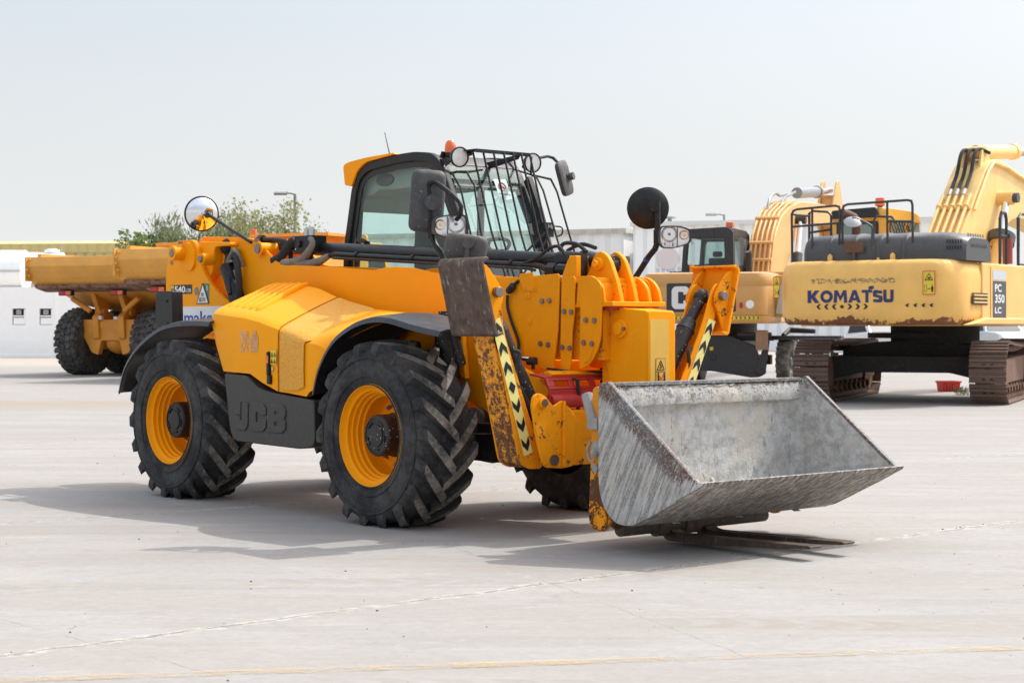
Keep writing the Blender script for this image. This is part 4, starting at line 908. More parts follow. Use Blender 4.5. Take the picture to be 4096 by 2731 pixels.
k.build('no_smoking_sticker', [plain('pale_sticker', (.45,.60,.56), .5), M['redink'], M['ink']], cab, flat=True)

# ---------------- mirrors and lamps
def frame(c, fwd, roll=0.0):
    z = Vector(fwd).normalized(); x_ = Vector((0,0,1)).cross(z).normalized(); y_ = z.cross(x_)
    m = Matrix((x_, y_, z)).transposed().to_4x4(); m = Matrix.Translation(c) @ m @ Matrix.Rotation(roll, 4, 'Z'); return m
def shell_mirror(name, c, fwd, w, h, roll=0, dep=.05):
    """rounded mirror housing; its dull back looks along fwd, the reflecting face the other way"""
    m = frame(c, fwd, roll); k = MB()
    def rr(ww, hh, z): return [m @ Vector((x_, y_, z)) for x_, y_ in rrect(-ww/2, -hh/2, ww/2, hh/2, .055, 5)]
    k.loft([rr(w*.97, h*.97, -.02), rr(w, h, -.01), rr(w, h, .012), rr(w*.95, h*.96, dep*.6), rr(w*.80, h*.85, dep*.92), rr(w*.5, h*.6, dep)], 0, True, False)
    k.add(rr(w*.5, h*.6, dep), [list(range(len(rr(1,1,0))))], 0); k.add(rr(w*.97, h*.97, -.02), [list(range(len(rr(1,1,0))))], 1)
    return k, m
def headlamp(c, fwd, flip=1, roll=0):
    m = frame(c, fwd, roll); k = MB()
    o = fil([(-.115,-.045),(-.115,.05),(-.03,.078),(.10,.075),(.115,.055),(.115,-.05),(.095,-.082),(.0,-.085)], [.03,.03,.05,.03,.03,.03,.03,.05])
    o = [(x_*flip, y_) for x_, y_ in o]
    R_ = lambda P, sc, z: [m @ Vector((p[0]*sc, p[1]*sc, z)) for p in P]
    k.loft([R_(o,.55,-.10), R_(o,.9,-.075), R_(o,1,-.03), R_(o,1.0,.022), R_(o,.93,.022), R_(o,.90,.004)], 0, True, False); k.add(R_(o,.55,-.10), [list(range(len(o)))], 0)
    lens = [R_(o,.93,.016), R_(o,.8,.026), R_(o,.5,.032), R_(o,.1,.034)]
    k.loft(lens, 3, True, False)
    k.add(R_(o,.92,-.006), [list(range(len(o)))], 1)
    cl = MB()
    Nz = m.to_3x3() @ Vector((0,0,1)); k.lathe([(.058,.0),(.052,.004),(.046,-.004),(.03,-.014),(.010,-.018),(.0,-.018)], m @ Vector((.040*flip,.018,0)), Nz, 22, 1); k.ball(m @ Vector((.040*flip,.018,0.0)), .011, 8, 4)
    for i in range(7): k.add([m @ Vector((flip*(.095-.019*i), -.075 + .006*abs(i-3), .001)), m @ Vector((flip*(.087-.019*i), -.075 + .006*abs(i-3), .004)), m @ Vector((flip*(.087-.019*i), -.042, .004)), m @ Vector((flip*(.095-.019*i), -.042, .001))], [(0,1,2,3)], 4 if i % 3 == 1 else 1)
    k.add([m @ Vector((flip*-.022,-.07,.0)), m @ Vector((flip*-.016,-.07,.008)), m @ Vector((flip*-.016,.065,.008)), m @ Vector((flip*-.022,.065,.0))], [(0,1,2,3)], 4)
    k.lathe([(.034,.0),(.030,.006),(.018,-.004),(.0,-.006)], m @ Vector((-.066*flip,.012,0)), Nz, 16, 2); k.ball(m @ Vector((-.066*flip,.012,0)), .009, 8, 2)
    return k
# near side
k, m = shell_mirror('m', Vector((.515,-1.0,2.15)), (.80,-.60,-.02), .225, .405, R(-4)); 
k.cyl(m @ Vector((.03,-.01,.045)), m @ Vector((.03,-.01,.10)), .05, n=16); k.bolts([m @ Vector((.02,.0,.10)), m @ Vector((.05,.0,.10))], m.to_3x3() @ Vector((0,0,1)), .007, .004, 8, 0)
nm = k.build('mirror', [M['mirror_shell'], M['chrome']], TH, ang=45)
k = MB(); k.tube([(.71,-1.0,1.72),(.66,-1.0,1.80),(.60,-1.0,1.86),(.565,-1.0,1.92),(.555,-1.0,2.0),(.553,-1.01,2.18),(.556,-1.02,2.24),(.585,-1.02,2.265),(.63,-1.0,2.255),(.82,-.98,2.13),(.827,-.98,2.05),(.78,-.97,2.02)], [.021]*6+[.015]*6, 12, 0, 3); k.cyl((.555,-1.0,1.90),(.555,-1.0,2.04),.025,n=12); k.box((.545,-1.02,1.93),(.66,-.97,2.03)); k.build('mirror_arm', M['black'], TH)
headlamp(Vector((.735,-.985,1.975)), (.93,-.37,.0), 1).build('headlamp', [M['plastic'], M['reflector'], M['amber_reflector'], M['lens'], M['lamp_dark']], TH, ang=45)
k, m = shell_mirror('m', Vector((.86,-.96,1.835)), (.70,-.70,.1), .275, .175, R(-8)); k.cyl(m @ Vector((.02,.02,.04)), m @ Vector((.02,.02,.09)), .035, n=16); k.tube([m @ Vector((.02,.02,.075)), m @ Vector((.02,-.16,.075))], .013, 10); k.build('mirror', [M['mirror_shell'], M['chrome']], TH, ang=45)
# far side
k = MB(); c_ = Vector((.55,1.0,2.19)); dv = Vector((.70,-.72,-.04)).normalized()
k.lathe([(.145,-.012),(.152,-.008),(.152,.004),(.140,.014),(.11,.032),(.06,.042),(.0,.045)], c_, dv, 40, 0); k.lathe([(.146,-.013),(.10,-.022),(.0,-.028)], c_, dv, 40, 1); k.tube([c_ + dv*.03 + Vector((.03,.03,.01)), c_ + dv*.13 + Vector((.03,.03,.01))], .040, 14, 0)
k.build('mirror', [M['black'], M['chrome']], TH, ang=45)
k = MB(); k.tube([(.655,.99,2.235),(.655,.99,2.0),(.652,.99,1.93),(.63,.99,1.89),(.58,.98,1.84),(.43,.98,1.675),(.30,.95,1.52)], .022, 12); k.tube([(.548,.98,1.808),(.566,.98,1.826)], .0235, 12, 1); k.box((.635,.97,1.93),(.70,1.01,2.03)); k.build('mirror_arm', [M['black'], M['blue']], TH)
headlamp(Vector((.80,1.02,1.975)), (.80,-.60,.0), -1).build('headlamp', [M['plastic'], M['reflector'], M['amber_reflector'], M['lens'], M['lamp_dark']], TH, ang=45)
k, m = shell_mirror('m', Vector((-.50,1.15,2.48)), (.96,.45,.20), .20, .27, R(14), .025); k.cyl(m @ Vector((.02,0,.02)), m @ Vector((.02,0,.07)), .03, n=14); k.build('mirror', [M['mirror_shell'], M['chrome']], TH, ang=45)
k = MB(); k.tube([(-.62,.92,2.62),(-.64,1.10,2.655),(-.63,1.15,2.645),(-.55,1.17,2.57),(-.465,1.15,2.49)], .011, 8); k.build('mirror_arm', M['black'], TH)
k = MB(); c_ = Vector((-3.44,-.30,2.285)); dv = Vector((.965,-.23,-.10)).normalized()
k.lathe([(.145,.004),(.137,.006)], c_, dv, 40, 0) ; k.lathe([(.150,-.010),(.150,.006),(.140,.008)], c_, dv, 40, 0); k.lathe([(.142,.004),(.125,.018),(.10,.031),(.06,.043),(.0,.050)], c_, dv, 48, 1); k.lathe([(.148,-.008),(.10,-.04),(.0,-.05)], c_, dv, 40, 0)
k.build('mirror', [M['black'], M['chrome']], TH, ang=60)
k = MB(); k.tube([(-3.40,-.24,2.27),(-3.05,-.28,2.15),(-2.72,-.27,2.02)], .014, 8); k.build('mirror_arm', M['black'], TH)
# ================================================================== SETTING
def ground_mat():
    m, t = newmat('yard_concrete'); co = t.obj(); s = t.sep(co); x, y = s[0], s[1]
    n0 = t.noise(co, .12, 4, .6); n1 = t.noise(co, .7, 6, .65); n2 = t.noise(co, 5, 6, .7); n3 = t.noise(co, 60, 4, .7)
    sv = t.map(co, (.35, 3.2, 1), (0,0,R(-14))); st = t.noise(sv, 1.1, 6, .65, .6)
    sv2 = t.map(co, (.5, 5, 1), (0,0,R(22))); st2 = t.noise(sv2, 1.0, 5, .7, .3)
    c = t.mix(n1, (.315,.305,.29), (.465,.458,.447))
    c = t.mix(t.math('MULTIPLY', t.step(st, .48, .70), .7), c, (.34,.305,.265))
    c = t.mix(t.math('MULTIPLY', t.step(st2, .55, .75), .35), c, (.54,.53,.51))
    c = t.mix(t.math('MULTIPLY', t.step(n0, .45, .7), .55), c, (.34,.325,.31))
    c = t.mix(t.math('MULTIPLY', t.step(n2, .50, .70), .45), c, (.33,.305,.275))
    c = t.mix(t.math('MULTIPLY', t.step(n3, .62, .7), .35), c, (.30,.275,.245))
    spots = t.math('MULTIPLY', t.step(t.vor(co, 2.6), .055, .035), t.step(n2, .45, .55)); c = t.mix(t.math('MULTIPLY', spots, .7), c, (.16,.14,.12))
    # wheel-swept dusty bands
    wv = t.math('ADD', t.math('MULTIPLY', x, .13), y)
    band = t.n('ShaderNodeTexWave', wave_type='BANDS', bands_direction='Y'); t.l(t.map(co, (1,1,1), (0,0,R(7))), band.inputs['Vector']); band.inputs['Scale'].default_value = .21; band.inputs['Distortion'].default_value = 7; band.inputs['Detail'].default_value = 4; band.inputs['Detail Scale'].default_value = .5
    c = t.mix(t.math('MULTIPLY', t.step(band.outputs['Fac'], .6, .95), .35), c, (.36,.32,.28))
    # faint tyre prints
    for (tx, ty, ta, tw) in ((-.6, 6.6, 4, .17), (.3, 8.1, -7, .14), (1.5, 9.6, 9, .2), (0, 17, 3, .25), (0, 21, -4, .3)):
        a_ = R(ta); al = t.math('ADD', t.math('MULTIPLY', t.math('SUBTRACT', x, tx), math.cos(a_)), t.math('MULTIPLY', t.math('SUBTRACT', y, ty), math.sin(a_)))
        ac = t.math('ADD', t.math('MULTIPLY', t.math('SUBTRACT', x, tx), -math.sin(a_)), t.math('MULTIPLY', t.math('SUBTRACT', y, ty), math.cos(a_)))
        ac = t.math('ADD', ac, t.math('MULTIPLY', t.math('SUBTRACT', n0, .5), 1.6)); ab = t.math('ABSOLUTE', ac)
        lug = t.step(t.math('ABSOLUTE', t.math('SUBTRACT', t.math('FRACT', t.math('ADD', t.math('MULTIPLY', al, 4.2), t.math('MULTIPLY', ab, 3.5))), .5)), .16, .26)
        k_ = t.math('MULTIPLY', t.math('SUBTRACT', 1.0, t.step(ab, tw*.85, tw)), t.math('MULTIPLY', t.step(n1, .42, .62), t.math('ADD', .12, t.math('MULTIPLY', lug, .30))))
        c = t.mix(k_, c, (.30,.26,.22))
    # joints: distance to a line n.(p-p0)
    wob = t.math('MULTIPLY', t.math('SUBTRACT', t.noise(co, 3.5, 4, .7), .5), .10)
    def line(px, py, ang, w0, w1, wobble=1.0):
        a = R(ang); d = t.math('ADD', t.math('MULTIPLY', t.math('SUBTRACT', x, px), -math.sin(a)), t.math('MULTIPLY', t.math('SUBTRACT', y, py), math.cos(a)))
        d = t.math('ABSOLUTE', t.math('ADD', d, t.math('MULTIPLY', wob, wobble)))
        return t.math('SUBTRACT', 1.0, t.step(d, w0, w1))
    nj = t.noise(co, 11, 5, .75); rub = t.mix(t.step(nj, .38, .62), (.33,.31,.275), (.60,.58,.535))
    hgt = t.math('MULTIPLY', n2, .25)
    for L in JOINTS:
        k = line(L[0], L[1], L[2], .02, .07, 1.6); c = t.mix(t.math('MULTIPLY', k, t.math('MULTIPLY', t.step(nj, .34, .52), .8)), c, rub)
        k2 = line(L[0], L[1], L[2], .004, .013, 1.6); c = t.mix(t.math('MULTIPLY', k2, t.math('MULTIPLY', t.step(n1, .35, .5), .7)), c, (.16,.145,.125))
        hgt = t.math('SUBTRACT', hgt, t.math('MULTIPLY', k, t.math('MULTIPLY', n3, .8)))
    for L in CRACKS:
        k2 = line(L[0], L[1], L[2], .002, .007, 1.0); c = t.mix(t.math('MULTIPLY', k2, t.math('MULTIPLY', t.step(n1, .45, .55), .5)), c, (.2,.18,.155))
    # dusty ground beyond the slab
    far = t.step(t.math('ADD', y, t.math('MULTIPLY', n0, 6)), 60, 66); c = t.mix(far, c, t.mix(n1, (.44,.39,.32), (.52,.47,.40)))
    dirt = t.math('MULTIPLY', t.math('SUBTRACT', 1.0, t.step(t.math('ABSOLUTE', t.math('SUBTRACT', t.math('ADD', y, t.math('MULTIPLY', n1, 5)), 33)), .5, 3)), t.math('SUBTRACT', 1.0, t.step(x, -3, 0))); c = t.mix(t.math('MULTIPLY', dirt, .75), c, (.36,.30,.23))
    n4 = t.noise(t.map(co, (.6, 1.5, 1), (0,0,R(12))), 1.6, 9, .78, .8); c = t.mix(t.math('MULTIPLY', t.step(n4, .50, .56), .30), c, (.34,.325,.305)); c = t.mix(t.math('MULTIPLY', t.step(n4, .62, .66), .35), c, (.52,.51,.495))
    sv3 = t.map(t.map(co, (1,1,1), (0,0,R(-18))), (.8, 14, 1)); n5 = t.noise(sv3, 1.4, 5, .7); c = t.mix(t.math('MULTIPLY', t.step(n5, .60, .68), .25), c, (.54,.53,.51)); c = t.mix(t.math('MULTIPLY', t.step(n5, .36, .30), .25), c, (.30,.275,.25))
    n6 = t.noise(co, 16, 7, .8); n7 = t.noise(t.map(co, (1, 2.2, 1), (0,0,R(-8))), 38, 5, .8)
    c = t.mix(t.math('MULTIPLY', t.step(n6, .48, .66), .38), c, (.30,.28,.255)); c = t.mix(t.math('MULTIPLY', t.step(n6, .46, .30), .35), c, (.56,.55,.53))
    c = t.mix(t.math('MULTIPLY', t.step(n7, .54, .66), .40), c, (.28,.26,.235)); c = t.mix(t.math('MULTIPLY', t.step(n7, .42, .32), .30), c, (.58,.57,.55))
    oil = t.math('MULTIPLY', t.step(t.noise(co, .9, 6, .7, .4), .655, .70), t.step(n2, .38, .55)); c = t.mix(t.math('MULTIPLY', oil, .38), c, (.21,.20,.19))
    c = t.mix(1.0, c, (.825,.815,.795), 'MULTIPLY')
    t.bsdf(c, t.math('ADD', .78, t.math('MULTIPLY', n2, .15)), 0, t.bump(hgt, .35, .02), spec=.25); return m
JOINTS = [(0, 9.10, 42.0), (0, 14.68, 37), (2.0, 26.0, 38)]
CRACKS = [(-2.35, 8.15, -47), (-.30, 10.66, -70), (0, 19, 20)]
g = MB(); g.add([(-900,-60,0),(900,-60,0),(900,1500,0),(-900,1500,0)], [(0,1,2,3)])
tag(g.build('ground', ground_mat(), flat=True), kind='structure')
def worn_line():
    m, t = newmat('worn_yellow_line'); co = t.obj(); n = t.math('ADD', t.math('MULTIPLY', t.noise(co, 2.2, 5, .7), .5), t.math('MULTIPLY', t.noise(co, 22, 5, .75), .5))
    b = t.bsdf((.58,.42,.20), .75); tr = t.n('ShaderNodeBsdfTransparent'); mx = t.n('ShaderNodeMixShader')
    t.l(t.math('MULTIPLY', t.step(n, .40, .66), .52), mx.inputs[0]); t.l(tr.outputs[0], mx.inputs[1]); t.l(b.outputs[0], mx.inputs[2]); t.l(mx.outputs[0], t.out.inputs[0]); return m
k = MB(); k.add([(-7,7.0-1.169,.004),(9,7.0+1.503,.004),(9,7.10+1.503,.004),(-7,7.10-1.169,.004)], [(0,1,2,3)]); 
LINE_PTS = k
tag(k.build('road_marking', worn_line(), flat=True), kind='structure')
# loose grit
random.seed(21); k = MB()
for i in range(230):
    D = random.uniform(5.3, 22); X_ = random.uniform(-.31, .31)*D; r = random.choice([.002,.002,.003,.003,.005])*random.uniform(.7,1.3)
    if i % 9 == 0:
        tt = random.uniform(-4,5); X_, D = tt, 9.10 + tt*.90 + random.uniform(-.1,.1)
    k.ball((X_, D, r*.4), r, 6, 0, (random.uniform(.8,1.6), random.uniform(.8,1.4), .8))
tag(k.build('gravel', paint('loose_grit', (.13,.115,.10), .9, .4, .4), flat=True), 'loose dark grit scattered over the pale concrete yard', 'grit', kind='stuff')

# ---------------- boundary wall with window units
wallm = paint('white_render', (.99,.985,.975), .85, .02, .02)
W = empty('boundary_wall', (-21.5, 76, 0)); tag(W, 'low white rendered wall with two small square windows behind the dump trucks', 'wall')
def wall_piece():
    k = MB(); xs = [-34, .16, .73, 1.32, 1.87, 12.5]
    for a, b in ((0,1),(2,3),(4,5)): k.box((xs[a],0,0),(xs[b],.3,3.0))
    for a in (1, 3): k.box((xs[a],0,0),(xs[a+1],.3,1.40)); k.box((xs[a],0,2.09),(xs[a+1],.3,3.0))
    k.box((1.99,-.05,0),(2.04,0,2.99)); k.box((-34,-.03,0),(12.5,0,.12)); return k
wall_piece().build('wall', wallm, W)
for xa in (.16, 1.32):
    k = MB(); k.box((xa,.16,1.40),(xa+.57,.2,2.09)); f = k.build('window', M['ink'], W)
    k = MB(); k.box((xa+.02,.02,1.74),(xa+.55,.15,1.80)); k.box((xa+.04,.04,1.42),(xa+.53,.12,1.70)); k.box((xa+.50,.01,1.42),(xa+.56,.15,2.07)); k.build('window_frame', wallm, f)
    k = MB(); k.box((xa+.15,.05,1.84),(xa+.36,.14,2.04)); k.build('cooler_unit', plain('cooler_beige', (.50,.49,.46), .6), f, bev=.02); k = MB(); k.box((xa+.19,.03,1.88),(xa+.32,.048,2.0)); k.build('cooler_grille', plain('cooler_grey', (.35,.35,.34), .6), f)

# ---------------- sheds
def ribbed(name, c, c2=None, sc=1.0, dirt=.2):
    m, t = newmat(name); co = t.obj(); s = t.sep(co)
    w = t.math('ADD', s[0], s[1]); k = t.math('ABSOLUTE', t.math('SUBTRACT', t.math('FRACT', t.math('MULTIPLY', w, 1/sc)), .5))
    f = t.step(k, .30, .42); n = t.noise(t.map(co, (1,1,.12)), 1.1, 5, .6)
    cc = t.mix(f, c, c2 or tuple(q*.72 for q in c)); cc = t.mix(t.math('MULTIPLY', t.step(n, .5, .8), dirt), cc, (.38,.33,.27))
    t.bsdf(cc, .6, 0, t.bump(f, .6, .06)); return m
S = empty('ribbed_shed', (-24, 110, 0)); tag(S, 'long yellow ribbed metal shed behind the white water tanks', 'shed')
k = MB(); k.box((-60,0,0),(2,16,5.9)); k.build('wall', ribbed('yellow_cladding', (.68,.60,.32), (.52,.45,.23), .62), S)
k = MB(); k.prism([(-.25,5.85),(-.25,6.25),(8,7.2),(16.3,6.25),(16.3,5.85)], 'y', 0, 0) if False else k.prism([(-.3,5.9),(-.3,6.45),(8,7.0),(16.3,6.45),(16.3,5.9)], 'x', -60.3, 2.3)
S.rotation_euler = (0,0,R(-7)); k.build('roof', ribbed('yellow_fascia', (.62,.50,.20), (.58,.47,.19), .62), S)
S = empty('warehouse', (6.81, 100, 0)); tag(S, 'large white ribbed warehouse behind the wheeled excavator', 'warehouse')
wm = ribbed('white_cladding', (.95,.955,.95), (.80,.81,.81), .46, .08); gm = ribbed('weathered_cladding', (.90,.90,.885), (.82,.82,.81), .5, .35)
k = MB(); k.prism([(0,0),(17,-5.05),(23,14),(6,22)], 'z', 0, 6.95); k.build('wall', wm, S)
k = MB(); k.prism([(-.2,-.2),(17.2,-5.35),(23.3,14.2),(5.9,22.3)], 'z', 6.95, 7.18); k.build('roof', M['white'], S)
k = MB()
ux = Vector((32,-9.5,0)).normalized()
for i in range(9): k.quad(Vector((1.25,-.39,4.35)) + ux*(.30*i), ux, (0,0,1), .2, .30 if i % 3 else .22, 0)
for i in range(7): k.quad(Vector((7.9,-2.40,4.2)) + ux*(.5*i), ux, (0,0,1), .3, .45, 0)
k.lathe([(.62,0),(.60,.03),(.0,.03)], Vector((1.9,-.60,5.1)), (-.28,-.96,0), 20, 1)
k.build_each('faded_mark', [plain('faded_blue', (.62,.66,.78), .7), plain('faded_red', (.80,.70,.69), .7)], S)
for i in range(3):
    k = MB(); c_ = Vector((1.2,1.5,7.18)) + ux*(1.0 + 6*i); k.lathe([(.12,0),(.12,.25),(.42,.28),(.40,.36),(.1,.46),(.0,.46)], c_, (0,0,1), 14); k.build('roof_vent', plain('vent_grey', (.30,.30,.30), .5), S)
S = empty('old_shed', (6.5, 103.5, 0)); tag(S, 'weathered pale grey metal shed between the cab and the white warehouse', 'shed')
k = MB(); k.prism([(0,0),(-20,9),(-14,24),(6,14)], 'z', 0, 6.75); k.build('wall', gm, S); k = MB(); k.prism([(.1,-.25),(-20.2,8.8),(-14,24.2),(6.2,14)], 'z', 6.75, 7.02); k.build('roof', ribbed('beige_fascia', (.55,.52,.46), (.5,.47,.42), .5, .3), S)
k = MB(); k.prism([(-2.85,1.18),(-3.25,1.36),(-3.25,1.20),(-2.85,1.02)], 'z', 3.55, 4.1); k.build('vent', plain('vent_cream', (.6,.58,.52), .6), S)

# ---------------- water tanks behind the wall
tm = paint('tank_white', (.90,.90,.89), .5, .03, .10)
def tank(x, y, r, L, z, label, ladder):
    T = empty('water_tank', (x, y, 0)); tag(T, label, 'water tank')
    k = MB(); k.lathe([(.02,-.18),(r*.6,-.14),(r*.92,-.05),(r,.0),(r,L),(r*.92,L+.05),(r*.6,L+.14),(.02,L+.18)], (-L,0,z), (1,0,0), 36); k.build('tank_shell', tm, T)
    k = MB(); k.cyl((-L*.3,0,z+r-.03),(-L*.3,0,z+r+.12),.35,n=20); k.cyl((-L*.3,0,z+r+.12),(-L*.3,0,z+r+.17),.22,n=16); k.build('manhole', tm, T)
    k = MB(); k.box((-L,-r*.8,z-r-.05),(0,r*.8,z-r*.72)); k.box((-L*.8,-.6,0),(-L*.7,.6,z-r)); k.box((-L*.2,-.6,0),(-L*.1,.6,z-r)); k.box((-L*1.0,-r-.03,z-.06),(0,-r+.06,z+.04)); k.build('cradle', plain('cradle_grey', (.55,.54,.51), .7), T)
    if ladder: k = MB(); k.tube([(.0,-.3,z),(0,-.3,z+r+.35),(.15,-.3,z+r+.4)], .02, 6); k.build('handrail', plain('rail_grey', (.5,.5,.5), .5), T)
    return T
tank(-21.85, 80, .95, 5.5, 3.80, 'big round ended white water tank standing above the white wall', False)
tank(-21.2, 84, .80, 1.7, 4.02, 'smaller white water tank with a lid between the big tank and the truck body', True)

# ---------------- lamp posts
pm = plain('lamp_post_grey', (.22,.22,.22), .6)
def lamp_post(x, y, z, arm, label):
    P = empty('street_lamp', (x, y, 0)); tag(P, label, 'street lamp', 'street lamps behind the yard')
    k = MB(); k.tube([(0,0,0),(0,0,z)], [.11,.075], 10); k.tube([(0,0,z-.05),(arm*.5,0,z+.02),(arm,0,z)], .045, 8); k.build('pole', pm, P)
    k = MB(); k.loft([[(arm + sgn*q, yy, z + zz) for yy, zz in ((-w_,0),(0,.10),(w_,0),(0,-.09))] for sgn, q, w_ in ((math.copysign(1,arm),-.1,.08),(math.copysign(1,arm),.2,.19),(math.copysign(1,arm),.62,.10))]); k.build('lamp_head', pm, P, ang=60)
lamp_post(-12.2, 100, 8.78, -.55, 'grey street lamp rising behind the pale olive trees')
lamp_post(14.3, 120, 8.85, -.62, 'grey street lamp rising behind the white warehouse roof')

# ---------------- trees
def leafm(name, c, c2):
    m, t = newmat(name); n = t.noise(t.obj(), 1.3, 4, .6); o = t.n('ShaderNodeObjectInfo'); 
    cc = t.mix(t.step(n, .35, .65), c, c2); b = t.bsdf(cc, .7, spec=.2)
    tr = t.n('ShaderNodeBsdfTranslucent'); t.l(cc, tr.inputs[0]); mx = t.n('ShaderNodeMixShader'); mx.inputs[0].default_value = .4; t.l(b.outputs[0], mx.inputs[1]); t.l(tr.outputs[0], mx.inputs[2]); t.l(mx.outputs[0], t.out.inputs[0]); return m
bark = paint('tree_bark', (.16,.115,.08), .9, .3, .1)
def tree(name, loc, H_, W_, label, lm, n_l, ls, seed, wispy=0, trunk=.35, sparse=1.0, group='trees behind the yard'):
    rnd = random.Random(seed); T = empty(name, loc); tag(T, label, 'tree', group)
    k = MB(); tips = []
    k.tube([(0,0,0),(rnd.uniform(-.1,.1),0,H_*trunk*.6),(rnd.uniform(-.2,.2),0,H_*trunk)], [.16,.13,.10], 8)
    def branch(p, d, L, r, lev):
        q = p + d*L*.5 + Vector((rnd.uniform(-.1,.1), rnd.uniform(-.1,.1), .03))*L; e = p + d*L
        k.tube([p, q, e], [r, r*.75, r*.45], 5)
        tips.append((q, lev)); tips.append((e, lev))
        if lev < 3:
            for _ in range(rnd.choice([3,4]) if lev < 2 else 3):
                nd = (d + Vector((rnd.uniform(-1,1), rnd.uniform(-1,1), rnd.uniform(-.35,.75)))*.8).normalized(); nd.x *= W_/H_*1.1
                branch(p.lerp(e, rnd.uniform(.5,1)), nd.normalized(), L*rnd.uniform(.5,.75), r*.5, lev+1)
    for i in range(6):
        a = 2*math.pi*i/6 + rnd.uniform(-.4,.4); d = Vector((math.cos(a)*W_/H_*.95, math.sin(a)*.8, rnd.uniform(.55,1.25))).normalized()
        branch(Vector((0,0,H_*trunk*rnd.uniform(.6,1))), d, H_*.42*rnd.uniform(.75,1.1), .055, 1)
    zt = max(p.z for p, l in tips); sc = H_/zt*.97
    xm_ = max(abs(p.x) for p, l in tips); sx = (W_/2)/xm_*.95
    k.v = [(x*sx if z > H_*trunk*.5 else x, y*.9, z*sc) for x, y, z in k.v]
    k.build('trunk', bark, T)
    lf = MB(); pts = [Vector((p.x*sx, p.y*.9, p.z*sc)) for p, l in tips if l > 1]
    for i in range(int(n_l)):
        c_ = rnd.choice(pts); 
        if rnd.random() > sparse: continue
        rad = .20 + .34*rnd.random()
        cl = c_ + Vector((rnd.gauss(0,1), rnd.gauss(0,1), rnd.gauss(0,.8)))*rad*.55*W_/4
        if wispy: cl.z += rnd.uniform(-.1,.5)
        u_ = Vector((rnd.gauss(0,1), rnd.gauss(0,1), rnd.gauss(0,1) + (1.9 if wispy else 0))).normalized(); w2 = u_.orthogonal().normalized(); w2 = (w2*math.cos(rnd.uniform(0,6.3)) + u_.cross(w2)*math.sin(rnd.uniform(0,6.3)))
        s_ = ls*rnd.uniform(.6,1.3); b_ = s_*(.17 if wispy else .45); Ln = s_*(1.7 if wispy else 1)
        lf.add([cl, cl + u_*Ln*.5 + w2*b_, cl + u_*Ln, cl + u_*Ln*.5 - w2*b_], [(0,1,2,3)], rnd.random() < .45)
    lf.build('crown', lm, T, flat=True, recalc=False)
LA = [leafm('leaf_fresh', (.12,.18,.05), (.18,.24,.08)), leafm('leaf_fresh_light', (.24,.30,.11), (.17,.23,.07))]
LB = [leafm('leaf_grey_green', (.13,.155,.075), (.20,.22,.115)), leafm('leaf_grey_green_light', (.29,.32,.19), (.20,.24,.12))]
LC = [leafm('leaf_olive', (.24,.255,.11), (.33,.335,.165)), leafm('leaf_olive_light', (.37,.36,.20), (.28,.285,.13))]
tree('leafy_tree', (-19.6, 96, 0), 6.5, 3.0, 'bright green bushy tree next to the end of the yellow shed', LA, 3600, .17, 1, trunk=.3)
tree('feathery_tree', (-17.3, 97, 0), 7.0, 5.0, 'dark wispy feathery tree below the round mirror', LB, 6200, .23, 2, wispy=1, trunk=.22)
tree('feathery_tree', (-15.1, 98, 0), 7.2, 4.6, 'grey green feathery tree between the round mirror and its arm', LB, 3600, .22, 6, wispy=1, trunk=.25)
tree('sparse_tree', (-14.6, 94, 0), 7.2, 5.4, 'thin crowned olive tree beside the mirror arm', LC, 4600, .155, 3, trunk=.35, sparse=.8)
tree('sparse_tree', (-11.9, 95, 0), 8.3, 5.8, 'tall open olive tree in front of the left street lamp', LC, 5800, .155, 4, trunk=.35, sparse=.85)
tree('sparse_tree', (-9.7, 99, 0), 6.9, 3.4, 'small pale tree showing above the black valve block beside the cab', LC, 1700, .15, 5, trunk=.35, sparse=.6)

# ---------------- crate, weed, car
Cr = empty('plastic_crate', (8.95, 36.5, 0), R(12)); tag(Cr, 'red plastic crate on the ground between the excavator tracks', 'crate')
k = MB(); w0, w1, h_ = .17, .20, .22
k.loft([[(-w0,-.14,.0),(w0,-.14,0),(w0,.14,0),(-w0,.14,0)],[(-w1,-.16,h_),(w1,-.16,h_),(w1,.16,h_),(-w1,.16,h_)],[(-w1+.015,-.145,h_),(w1-.015,-.145,h_),(w1-.015,.145,h_),(-w1+.015,.145,h_)],[(-w0+.015,-.125,.015),(w0-.015,-.125,.015),(w0-.015,.125,.015),(-w0+.015,.125,.015)]])
k.box((-w1-.012,-.172,h_-.035),(w1+.012,-.16,h_-.002)); k.box((-w1-.012,.16,h_-.035),(w1+.012,.172,h_-.002))
for i in range(6): k.box((-.165+i*.062,-.166,.03),(-.145+i*.062,-.146,h_-.03))
k.box((.02,-.172,.06),(.14,-.15,.16)); k.build('crate_body', paint('crate_red', (.62,.035,.02), .45, .15, .15), Cr, bev=.004)
rnd = random.Random(4)
We = empty('weed', (8.75, 34.6, 0)); tag(We, 'small dry green weed growing beside the right track', 'weed')
k = MB()
for i in range(30):
    a = rnd.uniform(0, 6.28); b_ = Vector((rnd.gauss(0,.09), rnd.gauss(0,.07), 0)); e = b_ + Vector((math.cos(a)*.10, math.sin(a)*.10, rnd.uniform(.08,.20)))
    k.tube([b_, e], [.004,.002], 4)
    for q in range(4):
        c_ = b_.lerp(e, rnd.uniform(.4,1)); u_ = Vector((rnd.gauss(0,1), rnd.gauss(0,1), rnd.gauss(0,1))).normalized(); w2 = u_.orthogonal(); k.add([c_, c_+u_*.02+w2*.01, c_+u_*.045, c_+u_*.02-w2*.01], [(0,1,2,3)])
k.build('stems', leafm('weed_leaf', (.13,.14,.05), (.20,.19,.09)), We, flat=True)
